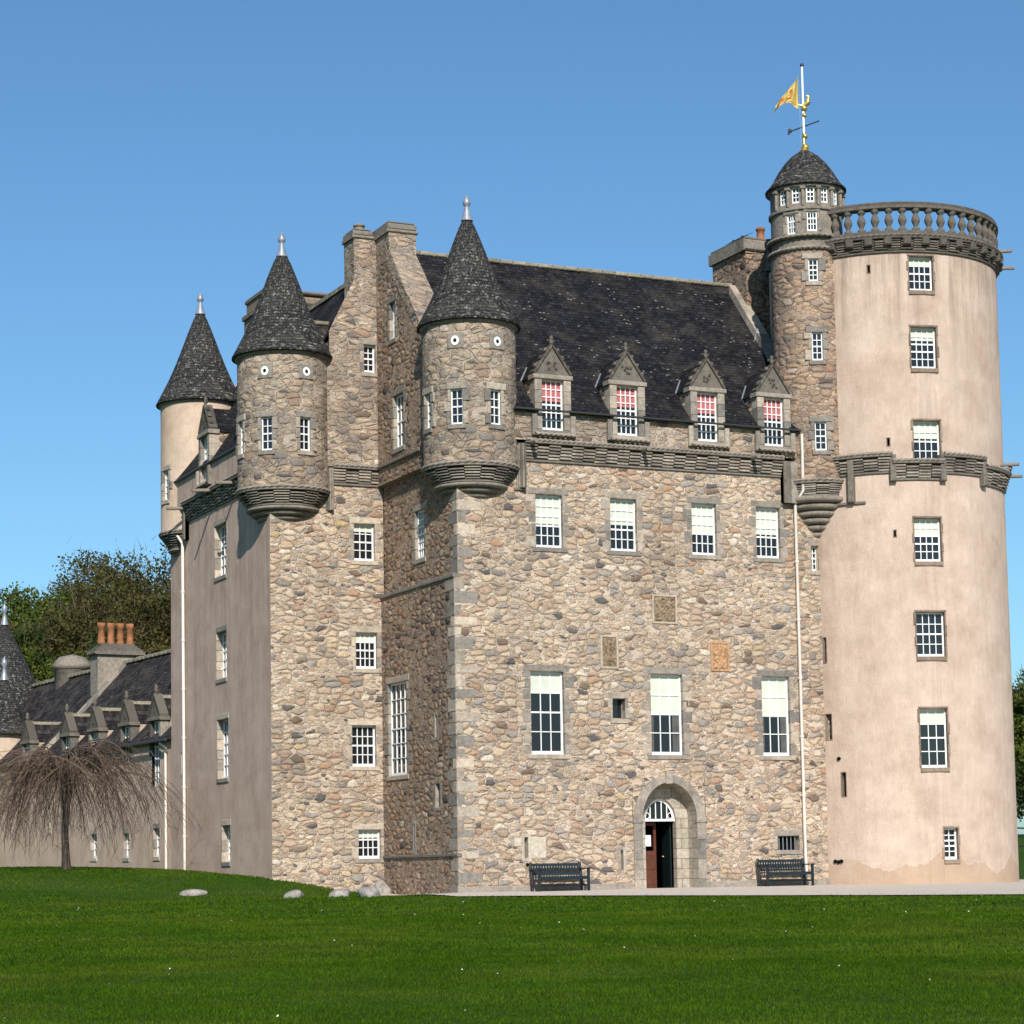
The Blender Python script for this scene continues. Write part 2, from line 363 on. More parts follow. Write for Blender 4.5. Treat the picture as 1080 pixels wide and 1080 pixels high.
def tube(mb, pts, rad, n=6, r=.5, cap=True):
    pts = [Vector(p) for p in pts]; P = []; UV = []; L = 0
    rads = rad if isinstance(rad, (list, tuple)) else [rad]*len(pts)
    for i, p in enumerate(pts):
        d = (pts[min(i+1, len(pts)-1)]-pts[max(i-1, 0)]).normalized()
        a = d.orthogonal().normalized() if i == 0 else (a-d*a.dot(d)).normalized()
        b = d.cross(a)
        if i: L += (p-pts[i-1]).length
        P.append([p+(a*math.cos(2*PI*k/n)+b*math.sin(2*PI*k/n))*rads[i] for k in range(n+1)])
        UV.append([(k/n*.3, L) for k in range(n+1)])
    mb.grid(P, UV, r, True)
    if cap:
        mb.face(P[0][:n][::-1], UV[0][:n], r); mb.face(P[-1][:n], UV[-1][:n], r)
def rope(mb, Mp, s0, s1, z, out, rad, twist=.17):
    L = s1-s0; n = max(8, int(L/.035)); P = []; UV = []
    for i in range(n+1):
        a = s0+L*i/n; row = []
        for k in range(9):
            th = 2*PI*k/8; rr = rad*(1+.28*math.cos(2*th-2*PI*a/twist)); row.append(Mp.P(a, out+rr*math.cos(th), z+rr*math.sin(th)))
        P.append(row); UV.append([(a, k*.03) for k in range(9)])
    mb.grid(P, UV, .6, True)

# ------------------------------------------------------------------ the castle
castle = empty('castle', (0, 0, 0))
tag(castle, 'tall granite castle with conical slate turrets, rubble stone front and pink harled round tower', 'castle')

def surround(Mp, s0, s1, z0, z1, parent, mat='dressed_grey', wdt=.17, rec=.22, sill=True, proud=.004, top=.2):
    g = MB(); F = Mp
    h = .34; z = z0-.0; k = random.randint(0, 1)
    while z < z1-.01:
        ze = min(z+h*random.uniform(.85, 1.15), z1)
        if z1-ze < .12: ze = z1
        wl = wdt*random.uniform(.7, 1.1)*(1.0 if k % 2 else 1.7); wr = wdt*random.uniform(.7, 1.1)*(1.7 if k % 2 else 1.0)
        mbox(g, F, s0-wl*random.uniform(.9, 1.1), s0, -rec, proud+random.uniform(0, .006), z+.008, ze-.008, ch=.02)
        mbox(g, F, s1, s1+wr*random.uniform(.9, 1.1), -rec, proud+random.uniform(0, .006), z+.008, ze-.008, ch=.02)
        z = ze; k += 1
    mbox(g, F, s0-wdt*random.uniform(.9, 1.4), s1+wdt*random.uniform(.9, 1.4), -rec, proud+.008, z1, z1+top, ch=.018)
    if sill: mbox(g, F, s0-wdt*.7, s1+wdt*.7, -rec, proud+.03, z0-.14, z0, ch=.012)
    return g.build('stone_surround', mat, parent)
def window(Mp, s0, s1, z0, z1, nx, nz, blind=0.0, bmat='blind', rec=.17, sur='dressed_grey', wdt=.17, lab=None, st=.05, mu=.026, rails=(.5,), surr=True, top=.2):
    F = Mp; g = MB(); o0, o1 = -rec-.03, -rec+.03
    e = .0
    mbox(g, F, s0+e, s0+st, o0, o1, z0, z1, .5); mbox(g, F, s1-st, s1-e, o0, o1, z0, z1, .5)
    mbox(g, F, s0+st, s1-st, o0, o1, z1-st, z1, .5); mbox(g, F, s0+st, s1-st, o0, o1+.02, z0, z0+st*1.7, .5)
    a0, a1, b0, b1 = s0+st, s1-st, z0+st*1.7, z1-st
    for i in range(1, nx):
        x = a0+(a1-a0)*i/nx; mbox(g, F, x-mu/2, x+mu/2, o0+.01, o1-.012, b0, b1, .5)
    for j in range(1, nz):
        z = b0+(b1-b0)*j/nz; th = mu if not any(abs(j/nz-q) < .5/nz for q in rails) else mu*1.9
        mbox(g, F, a0, a1, o0+.012, o1-.006, z-th/2, z+th/2, .5)
    f = g.build('window', 'white', castle, lab)
    p = MB(); q = -rec-.015
    p.face([F.P(a0-.01, q, b0-.01), F.P(a1+.01, q, b0-.01), F.P(a1+.01, q, b1+.01), F.P(a0-.01, q, b1+.01)], [(a0, b0), (a1, b0), (a1, b1), (a0, b1)]); p.build('pane', 'glass', f)
    if blind > 0:
        zb = b1-(b1-b0)*blind; p = MB(); mbox(p, F, a0, a1, q+.001, q+.008, zb, b1, .5); p.build('blind', bmat, f)
    if surr: surround(Mp, s0, s1, z0, z1, f, sur, wdt, rec+.03, top=top)
    return f
def slit(Mp, s0, s1, z0, z1, mat='dressed_grey', depth=.3, w=.1):
    g = MB(); P = Mp.P; d = -depth
    g.face([P(s0, d, z0), P(s1, d, z0), P(s1, d, z1), P(s0, d, z1)], [(0, 0)]*4)
    o = g.build('slit_window', 'black', castle)
    g = MB()
    mbox(g, Mp, s0-w, s0, d, .012, z0-w, z1+w, ch=.01); mbox(g, Mp, s1, s1+w, d, .012, z0-w, z1+w, ch=.01)
    mbox(g, Mp, s0, s1, d, .014, z0-w, z0, ch=.01); mbox(g, Mp, s0, s1, d, .014, z1, z1+w, ch=.01)
    g.build('stone_surround', mat, o)
    return o

MF = Flat((0, 0), (1, 0)); MFU = Flat((0, -.22), (1, 0))
MS = Flat((0, 0), (0, -1)); MS2 = Flat((.13, 0), (0, -1)); MSU = Flat((-.09, 0), (0, -1))
XW, Y1, Y2 = -3.71, 5.9, 16.85
MW = Flat((0, Y1), (1, 0)); MWU = Flat((0, Y1-.1), (1, 0))
ML = Flat((XW, 0), (0, -1)); MLU = Flat((XW-.22, 0), (0, -1))

rowA = [(2.71, 3.62), (5.24, 6.16), (8.09, 8.98), (10.41, 11.29)]
rowB = [(2.44, 3.55), (6.50, 7.62), (10.45, 11.47)]
holesF = [(a, b, 10.34, 11.96) for a, b in rowA]+[(a, b, 4.09, 6.58) for a, b in rowB]+[(5.78, 8.32, -.6, 3.52), (5.18, 5.62, 5.18, 5.80), (10.88, 11.68, 1.14, 1.58), (12.42, 12.70, 10.0, 10.8),
          (2.15, 2.27, 1.0, 1.62), (5.36, 5.44, .62, 1.2)]
g = MB()
wall(g, MF, 0, 13.2, -.6, 9.39, holesF); wall(g, MF, .13, 13.2, 9.39, 13.0, holesF)
# spandrels beside the door arch
acx, spr = 7.05, 2.08
def arch(cx, a, b, n=24): return [(cx-a*math.cos(PI*k/n), spr+b*math.sin(PI*k/n)) for k in range(n+1)]
OA = arch(acx, 1.25, 1.40)
for i in range(24):
    p, q = OA[i], OA[i+1]; cxn = 5.78 if i < 12 else 8.32
    g.face([MF.P(*x) for x in ((p[0], 0, p[1]), (q[0], 0, q[1]), (cxn, 0, 3.52))][::-1], [p, q, (cxn, 3.52)][::-1])
t_ = OA[12]
g.face([MF.P(a, 0, z) for a, z in (t_, (8.32, 3.52), (5.78, 3.52))], [t_, (8.32, 3.52), (5.78, 3.52)])
for a, b in ((5.78, 5.80), (8.30, 8.32)): g.face([MF.P(a, 0, -.6), MF.P(b, 0, -.6), MF.P(b, 0, spr), MF.P(a, 0, spr)], [(a, -.6), (b, -.6), (b, spr), (a, spr)])
g.build('front_wall', 'rubble', castle)
g = MB(); dh = [(x-.37, x+.37, 13.9, 15.5) for x in (3.24, 5.79, 8.62, 11.03)]
wall(g, MFU, 1.2, 12.3, 13.55, 14.44, dh)
g.build('wallhead', 'rubble_top', castle)
# side wall (shaded) and gable
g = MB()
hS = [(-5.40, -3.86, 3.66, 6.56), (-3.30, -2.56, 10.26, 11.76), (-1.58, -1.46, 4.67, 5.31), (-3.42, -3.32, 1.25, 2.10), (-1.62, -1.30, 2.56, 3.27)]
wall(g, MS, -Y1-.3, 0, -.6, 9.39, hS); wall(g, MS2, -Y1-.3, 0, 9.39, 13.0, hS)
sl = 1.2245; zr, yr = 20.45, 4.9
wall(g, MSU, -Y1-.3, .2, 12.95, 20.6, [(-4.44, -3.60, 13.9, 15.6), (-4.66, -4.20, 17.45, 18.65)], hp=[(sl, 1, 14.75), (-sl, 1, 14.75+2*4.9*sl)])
g.build('side_wall', 'rubble_shaded', castle)
# string courses
g = MB()
mbox(g, MS, -Y1, .05, -.1, .05, 1.08, 1.18, ch=.02); g.build('string_course', 'dressed_dark', castle); g = MB()
mbox(g, MS, -Y1, .012, -.2, .05, 9.33, 9.45, ch=.02)
g.build('string_course', 'dressed_grey', castle)
# quoins of the main corner
for zlo_, zhi_, x0 in ((-.1, 9.31, -.014), (9.47, 11.9, .116)):
    g = MB(); z = zlo_; k = 0
    while z < zhi_-.05:
        ze = min(z+random.uniform(.26, .44), zhi_)
        a, b = (random.uniform(.5, .85), random.uniform(.25, .36)) if k % 2 else (random.uniform(.22, .36), random.uniform(.5, .75))
        wbox(g, x0+.004, x0+a, -.008, b, z+.012, ze-.012, ch=.03, r=random.choice((0, .05, .1, .35, .6, .8, 1))); z = ze; k += 1
    g.build('quoins', 'dressed', castle)
g = MB()
mbox(g, MF, -.04, 5.75, -.05, .05, -.6, .20, .5, .02); mbox(g, MF, 8.36, 12.75, -.05, .05, -.6, .22, .5, .02)
g.build('plinth', 'dressed_grey', castle)
# wing front and harled flank
g = MB(); hW = [(-.90, -.19, 10.55, 11.74), (-.87, -.15, 7.1, 8.25), (-1.03, -.22, 4.0, 5.29), (-.85, -.10, 1.1, 2.0)]
wall(g, MW, XW, .1, -.6, 13.6, hW)
g.build('wing_front_wall', 'rubble', castle); g = MB()
wall(g, MWU, -1.72, .35, 17.0, 17.9, [(-.53, -.13, 16.65, 17.55)])
wall(g, MWU, XW+1.0, .35, 13.52, 17.0, [(-.53, -.13, 16.65, 17.55)])
wall(g, MWU, -1.72, -.84, 17.9, 20.0, (), hp=[(-2.0, 1, 17.9+1.72*2.0)]); wall(g, MWU, -.84, .35, 17.9, 21.05)
g.build('wing_front_wall', 'rubble_top', castle)
g = MB()
wall(g, Flat((-.84, 0), (0, -1)), -6.7, -Y1+.1, 17.5, 21.05); wbox(g, -.835, -.06, 5.82, 6.7, 18, 21.04)
g.build('wing_chimney', 'rubble_top', castle)
g = MB(); hL = [(-11.65, -10.36, 10.57, 12.31), (-11.50, -10.40, 7.14, 8.70), (-11.45, -10.25, 3.83, 5.78), (-10.98, -10.10, 1.08, 2.27), (-15.62, -15.5, 4.2, 4.9)]
wall(g, ML, -Y2, -Y1, -.6, 13.6, hL)
wall(g, Flat((0, Y2), (-1, 0)), -6, -XW, -.6, 14.5); wall(g, MLU, -Y2, -Y1, 13.52, 14.44, [(-12.35, -11.6, 13.9, 15.4)])
g.build('wing_flank_wall', 'harl_wing', castle)

# corbelled cornices
def ctable(g, Mp, s0, s1, z0, z1, jut=.24, slim=False):
    mbox(g, Mp, s0, s1, -.05, .06, z0, z0+.07, .35, .015)
    H = z1-z0-.17; n = 5; th = H/n
    mbox(g, Mp, s0, s1, -.1, .03, z0+.07, z1-.1, .25)
    w_ = .40; k = 0; a = s0; N = max(1, round((s1-s0)/w_)); w_ = (s1-s0)/N
    for k in range(N):
        a = s0+k*w_; b = a+w_; ph = (k % 2)*th*.5
        for j in range(n):
            o = .05+(jut-.06)*(j+1)/n+(0.03 if k % 2 else 0)
            za = z0+.08+j*th+ph*.7
            if za+th*.68 > z1-.09: continue
            mbox(g, Mp, a+.008, b-.008, -.02, o, za, za+th*.66, random.uniform(.1, 1), .006)
    mbox(g, Mp, s0, s1, -.1, jut+.05, z1-.10, z1-.03, .4, .012)
    rope(g, Mp, s0, s1, z1, jut+.02, .055)
g = MB(); ctable(g, MF, 2.33, 11.35, 12.93, 13.56)
# folds down beside the turrets
for x0, x1 in ((2.08, 2.33), (11.35, 11.62), (11.62, 11.88)):
    for j in range(5): mbox(g, MF, x0+j*.05 if x0 < 5 else x0, x1 if x0 < 5 else x1-(4-j)*.02, -.05, .05+j*.045, 12.10+ (0 if x0 < 11.6 else 0), 13.5-j*.02, random.uniform(.1, .8), .01)
mbox(g, MF, 2.0, 2.36, -.05, .06, 12.03, 12.11, .4, .01); mbox(g, MF, 11.33, 11.9, -.05, .06, 12.03, 12.11, .4, .01)
g.build('cornice', 'dressed_dark', castle, 'carved chequer corbel cornice')
g = MB(); ctable(g, MW, -1.62, .1, 12.93, 13.56, .16)
for j in range(4): mbox(g, MW, -1.85+j*.05, -1.62, -.05, .04+j*.04, 12.1, 13.5-j*.02, random.uniform(.1, .8), .01)
ctable(g, ML, -14.6, -7.6, 12.93, 13.56)
for j in range(4): mbox(g, ML, -15.0+j*.07, -14.6, -.05, .05+j*.05, 12.3, 13.5, random.uniform(.1, .8), .01)
g.build('cornice', 'dressed_dark', castle)
g = MB(); mbox(g, MS2, -Y1, -2.2, -.1, .16, 12.93, 13.02, .4, .02); mbox(g, MS2, -Y1, -2.2, -.1, .10, 13.02, 13.45, .3); mbox(g, MS2, -Y1, -2.2, -.1, .30, 13.48, 13.60, .4, .02)
g.build('cornice', 'dressed_dark', castle)

# windows of the front
for (a, b), bl in zip(rowA, (.56, .50, .60, .54)): window(MF, a, b, 10.34, 11.96, 4, 5, bl, wdt=.19)
for (a, b), bl in zip(rowB, (.26, .52, .52)): window(MF, a, b, 4.09, 6.58, 3, 4, bl, wdt=.2, st=.06)
for a, b in rowB[1:]:
    for c0, c1 in ((.02, .16), (.74, .96)):
        g = MB(); n = 10
        for k in range(n): u0 = a+(b-a)*(c0+(c1-c0)*k/n); u1 = a+(b-a)*(c0+(c1-c0)*(k+1)/n); o_ = [-.183+.006*(k % 2), -.183+.006*((k+1) % 2)]; g.face([MF.P(u0, o_[0], 4.2), MF.P(u1, o_[1], 4.2), MF.P(u1, o_[1], 5.4), MF.P(u0, o_[0], 5.4)], [(0, 0)]*4)
        g.build('curtain', 'curtain', castle)
f = window(MF, 5.18, 5.62, 5.18, 5.80, 1, 1, st=.02, wdt=.12, rec=.25, sur='dressed_grey'); f.data.materials[0] = M['dressed_grey']
window(MF, 12.42, 12.70, 10.0, 10.8, 2, 4, wdt=.1, st=.04, sur='dressed')
g = MB()
for k in range(5): x = 10.98+.145*k; tube(g, [(x, .1, 1.14), (x, .1, 1.58)], .016, 6)
f = g.build('grille_window', 'lead', castle); p = MB(); mbox(p, MF, 10.88, 11.68, -.27, -.25, 1.14, 1.58); p.build('pane', 'black', f); surround(MF, 10.88, 11.68, 1.14, 1.58, f, 'dressed', .1, .27)
slit(MF, 2.15, 2.27, 1.0, 1.62, 'dressed_pale'); slit(MF, 5.36, 5.44, .62, 1.2)
g = MB(); mbox(g, MF, 2.28, 2.85, -.02, .016, 1.0, 1.62, .9, .01); mbox(g, MF, 1.82, 2.05, -.02, .016, 1.35, 1.6, 1, .01); g.build('patching_stone', 'dressed_pale', castle)
# side wall windows
window(MS, -5.40, -3.86, 3.66, 6.56, 4, 6, .0, wdt=.2, rec=.12, sur='dressed_grey'); window(MS2, -3.30, -2.56, 10.26, 11.76, 4, 6, wdt=.16, rec=.12)
window(MSU, -4.44, -3.60, 13.9, 15.6, 3, 4, wdt=.16, rec=.15); window(MSU, -4.66, -4.20, 17.45, 18.65, 2, 4, wdt=.13, rec=.15)
slit(MS, -1.58, -1.46, 4.67, 5.31); slit(MS, -3.42, -3.32, 1.25, 2.10); f = slit(MS, -1.62, -1.30, 2.56, 3.27, 'dressed_grey')
# wing windows
window(MW, -.90, -.19, 10.55, 11.74, 3, 4, .18, wdt=.16, sur='dressed'); window(MW, -.87, -.15, 7.1, 8.25, 4, 4, .26, wdt=.16, sur='dressed')
window(MW, -1.03, -.22, 4.0, 5.29, 4, 4, wdt=.16, sur='dressed'); window(MW, -.85, -.10, 1.1, 2.0, 4, 3, .25, wdt=.16, sur='dressed')
window(MWU, -.53, -.13, 16.65, 17.55, 2, 4, wdt=.14, sur='dressed_grey')
for a, b, c, d in hL[:4]: window(ML, a, b, c, d, 4, 5, wdt=.05, rec=.24, sur='dressed')
slit(ML, *hL[4])

# door recess
g = MB(); P = MF.P
IA = arch(acx, .95, 1.17); icx = 7.04; dp = .55
JA = [(icx-.54*math.cos(PI*k/24), spr+.70*math.sin(PI*k/24)) for k in range(25)]
out_l = [(acx-.95, 0)]+IA+[(acx+.95, 0)]; in_l = [(icx-.54, 0)]+JA+[(icx+.54, 0)]
for i in range(26):
    p, q, r_, s_ = out_l[i], out_l[i+1], in_l[i+1], in_l[i]
    if i in (0, 25): uv = [(0, p[1]), (0, q[1]), (dp, q[1]), (dp, p[1])]
    else: uv = [(0, 2.17+(i-1)*.155), (0, 2.17+i*.155), (.6, 2.17+i*.155), (.6, 2.17+(i-1)*.155)]
    g.face([P(p[0], .04, p[1]), P(q[0], .04, q[1]), P(q[0], -dp, q[1]), P(p[0], -dp, p[1])], uv)
    g.face([P(p[0], -dp, p[1]), P(q[0], -dp, q[1]), P(r_[0], -dp, r_[1]), P(s_[0], -dp, s_[1])], [p, q, r_, s_], .7)
    g.face([P(s_[0], -dp, s_[1]), P(r_[0], -dp, r_[1]), P(r_[0], -dp-.22, r_[1]), P(s_[0], -dp-.22, s_[1])], [(0, s_[1]), (0, r_[1]), (.2, r_[1]), (.2, s_[1])], .3)
porch = g.build('door_recess', 'ashlar', castle)
g = MB()
for i in range(24):        # voussoirs
    p, q, r_, s_ = IA[i], IA[i+1], OA[i+1], OA[i]
    rr = random.choice((.35, .5, .65)) if i % 3 == 0 else rr if i else .5
    g.face([P(p[0], .045, p[1]), P(q[0], .045, q[1]), P(r_[0], .045, r_[1]), P(s_[0], .045, s_[1])][::-1], [p, q, r_, s_][::-1], rr)
    g.face([P(s_[0], .045, s_[1]), P(r_[0], .045, r_[1]), P(r_[0], -.05, r_[1]), P(s_[0], -.05, s_[1])], [s_, r_, r_, s_], rr)
for x0, x1 in ((acx-1.25, acx-.951), (acx+.951, acx+1.25)):
    z = -.3
    while z < spr-.01:
        ze = min(z+.6, spr); mbox(g, MF, x0, x1, -.05, .045, z, ze-.006, ch=.008); z = ze
    mbox(g, MF, x0-.03, x1+.03, -.05, .075, spr-.06, spr+.03, .4, .01)
mbox(g, MF, acx-.12, acx+.12, -.05, .09, spr+1.12, spr+1.52, .6, .02)
g.build('door_arch', 'dressed_grey', castle)
g = MB()   # fanlight
for i in range(24):
    p, q = JA[i], JA[i+1]; sc_ = .86; r_ = (icx+(q[0]-icx)*sc_, spr+.06+(q[1]-spr-.06)*sc_); s_ = (icx+(p[0]-icx)*sc_, spr+.06+(p[1]-spr-.06)*sc_)
    g.face([P(a, -.66, b) for a, b in (p, s_, r_, q)], [p, s_, r_, q])
mbox(g, MF, icx-.54, icx+.54, -.73, -.63, spr, spr+.07, .5)
for k in (-.29, -.10, .10, .29):
    zt = spr+.70*math.sqrt(max(0, 1-(k/.54)**2)); mbox(g, MF, icx+k-.014, icx+k+.014, -.70, -.67, spr+.07, zt-.02, .5)
for sx in (-1, 1): tube(g, [(icx+sx*.40+.08*math.cos(t*PI/6), .675, spr+.17+.09*math.sin(t*PI/6)) for t in range(13)], .014, 5)
fan = g.build('fanlight', 'white', castle)
p = MB(); p.face([P(a, -.72, b) for a, b in JA][::-1], JA[::-1]); p.build('pane', 'glass', fan)
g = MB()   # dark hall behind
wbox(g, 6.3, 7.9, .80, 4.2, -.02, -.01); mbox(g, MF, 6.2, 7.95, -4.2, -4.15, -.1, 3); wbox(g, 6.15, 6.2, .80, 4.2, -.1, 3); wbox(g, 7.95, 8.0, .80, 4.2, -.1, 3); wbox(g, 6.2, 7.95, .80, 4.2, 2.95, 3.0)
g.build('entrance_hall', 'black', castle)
g = MB()
lf = Flat((icx-.54, .84), (.97, .243))
mbox(g, lf, 0, .62, -.05, 0, 0, 1.18)
for a, b in ((0, .09), (.53, .62)): mbox(g, lf, a, b, -.05, 0, 1.18, 2.05)
mbox(g, lf, .09, .53, -.05, 0, 1.95, 2.05)
for z0, z1 in ((.15, .5), (.6, 1.08)): mbox(g, lf, .1, .52, 0, .015, z0, z1, ch=.012)
dr = g.build('door', 'door', castle, 'brown panelled door leaf')
g = MB(); mbox(g, lf, .12, .40, .0, .008, 1.32, 1.66); g.build('notice', 'paper', dr)
g = MB()
fr = Flat((icx+.50, .86), (.02, 1.0))
mbox(g, fr, .0, .55, -.025, .025, 0, 2.05); dr2 = g.build('door', 'door_green', castle, 'dark green open door leaf')
g = MB(); revolve(g, (icx+.46, 1.30), [(0, .97), (.03, .98), (.035, 1.0), (.03, 1.02), (0, 1.03)], 10); g.build('door_handle', 'gold', dr2)
g = MB(); wbox(g, 6.11, 7.99, -.06, .86, -.25, .015, .5, .02); g.build('doorstep', 'dressed_pale', castle)

# carved panels
for (x0, x1, z0, z1, mt) in ((6.68, 7.42, 8.20, 8.97, 'carved'), (4.87, 5.34, 6.77, 7.66, 'carved'), (8.71, 9.23, 6.77, 7.56, 'carved_orange')):
    g = MB(); N = 14; rnd = rng.random((N+1, N+1))
    Pm = []; UV = []
    for i in range(N+1):
        Pm.append([MF.P(x0+(x1-x0)*j/N, .005+.06*rnd[i, j]*(1 if 0 < i < N and 0 < j < N else 0), z0+(z1-z0)*i/N) for j in range(N+1)]); UV.append([(x0+(x1-x0)*j/N, z0+(z1-z0)*i/N) for j in range(N+1)])
    g.grid(Pm, UV, .5, False)
    pn = g.build('carved_panel', mt, castle, 'weathered carved heraldic panel')
    g = MB()
    for b in ((x0-.07, x0, z0-.07, z1+.07), (x1, x1+.07, z0-.07, z1+.07), (x0, x1, z0-.07, z0), (x0, x1, z1, z1+.07)): mbox(g, MF, b[0], b[1], -.03, .035, b[2], b[3], .7, .012)
    g.build('panel_frame', 'dressed' if mt == 'carved' else 'carved_orange', pn)

# ---- main roof
def roofquad(g, p, q, r_, s_, uvs=None):   # eave-left, eave-right, ridge-right, ridge-left
    p, q, r_, s_ = map(Vector, (p, q, r_, s_)); L = (q-p).length; H = ((s_+r_)/2-(p+q)/2).length
    N = max(2, int(L/1.0)); K = 6; Pm = []; UV = []
    nrm = (q-p).cross(s_-p).normalized()
    for j in range(K+1):
        v = j/K; a = p.lerp(s_, v); b = q.lerp(r_, v); Pm.append([a.lerp(b, i/N)+nrm*(.02*math.sin(i*2.3+j*1.7)-.05*math.sin(PI*v)) for i in range(N+1)]); UV.append([(L*i/N, H*v) for i in range(N+1)])
    g.grid(Pm, UV, .5, True)
g = MB()
rs = (zr-14.42)/(yr+.38); zz = lambda y: 14.42+(y+.38)*rs
roofquad(g, (.15, .55, zz(.55)), (12.42, .55, zz(.55)), (12.75, yr, zr), (.15, yr, zr))
ed = [.15]+[q for x in (3.24, 5.79, 8.62, 11.03) for q in (x-.52, x+.52)]+[12.35]
for k in range(5): roofquad(g, (ed[2*k], -.38, 14.42), (ed[2*k+1], -.38, 14.42), (ed[2*k+1], .55, zz(.55)), (ed[2*k], .55, zz(.55)))
roofquad(g, (12.75, 10.1, 14.42), (.15, 10.1, 14.42), (.15, yr, zr), (12.75, yr, zr))
mroof = g.build('main_roof', 'slate', castle)
g = MB()
for k in range(26): a = .6+k*.47; wbox(g, a, a+.462, yr-.12, yr+.12, zr-.06, zr+.075+random.uniform(-.008, .012), ch=.03)
g.build('ridge_stones', 'ridge', mroof)
g = MB()    # skews (gable copings)
def skew(g, x0, x1, ya, za, yb, zb, n, up=.16):
    for k in range(n):
        t0, t1 = k/n, (k+.985)/n; y0, z0 = ya+(yb-ya)*t0, za+(zb-za)*t0; y1_, z1 = ya+(yb-ya)*t1, za+(zb-za)*t1; r = random.random()
        a = [(x0, y0, z0-.35), (x1, y0, z0-.35), (x1, y1_, z1-.35), (x0, y1_, z1-.35)]; b = [(x, y, z+.35+up) for x, y, z in a]
        for f_ in ((0, 1, 5, 4), (1, 2, 6, 5), (2, 3, 7, 6), (3, 0, 4, 7), (4, 5, 6, 7)):
            pp = [(a+b)[i] for i in f_]; g.face(pp, [(q[0]+q[1], q[2]) for q in pp], r)
skew(g, -.10, .84, 1.9, 17.0, 4.9, 20.42, 9, .20); g.build('gable_skew', 'rubble_top', castle)
g = MB(); skew(g, 12.35, 12.75, .3, 15.2, 4.6, 20.2, 12, .22); g.build('gable_skew', 'dressed_grey', castle)
g = MB(); wall(g, Flat((12.4, 0), (0, -1)), -9.9, .2, 13, 20.5, (), hp=[(sl, 1, 14.5), (-sl, 1, 14.5+2*4.9*sl)]); wall(g, Flat((0, 9.9), (-1, 0)), -14, 0, -.6, 14.4)
wall(g, Flat((14, 0), (0, 1)), 0, 9.9, -.6, 20.5, (), hp=[(-sl, 1, 14.5), (sl, 1, 14.5+2*4.9*sl)])
wbox(g, -.05, .3, 6.0, 9.9, 12.9, 14.4); g.build('rear_wall', 'rubble_top', castle)

# gutter and downpipes
g = MB()
tube(g, [(x, -.42, 14.47-.004*x) for x in (1.9, 5, 8, 11.9)], .034, 8); gt = g.build('gutter', 'iron', castle)
g = MB(); tube(g, [(-3.98, 7.8, 14.45), (-3.98, 12, 14.45), (-3.98, 16.0, 14.42)], .05, 8); g.build('gutter', 'iron', castle)
def pipe(pts, r=.05, name='downpipe', mat='pipe'):
    g = MB(); tube(g, pts, r, 8)
    for i in range(len(pts)-1):
        a, b = Vector(pts[i]), Vector(pts[i+1])
        if (b-a).length > 3:
            n = int((b-a).length/1.9)
            for k in range(1, n+1): c = a.lerp(b, k/(n+1)); tube(g, [c-Vector((0, 0, .035)), c+Vector((0, 0, .035))], r*1.35, 8)
    return g.build(name, mat, castle)
pipe([(11.93, -.42, 14.3), (11.93, -.42, 13.9), (11.95, -.38, 12.5), (11.80, -.12, 12.1), (11.80, -.12, 1.0), (11.83, -.12, .25)])
pipe([(-4.0, 16.0, 14.35), (-4.0, 15.9, 13.0), (-3.83, 15.0, 12.2), (-3.80, 14.95, .3)], .055)

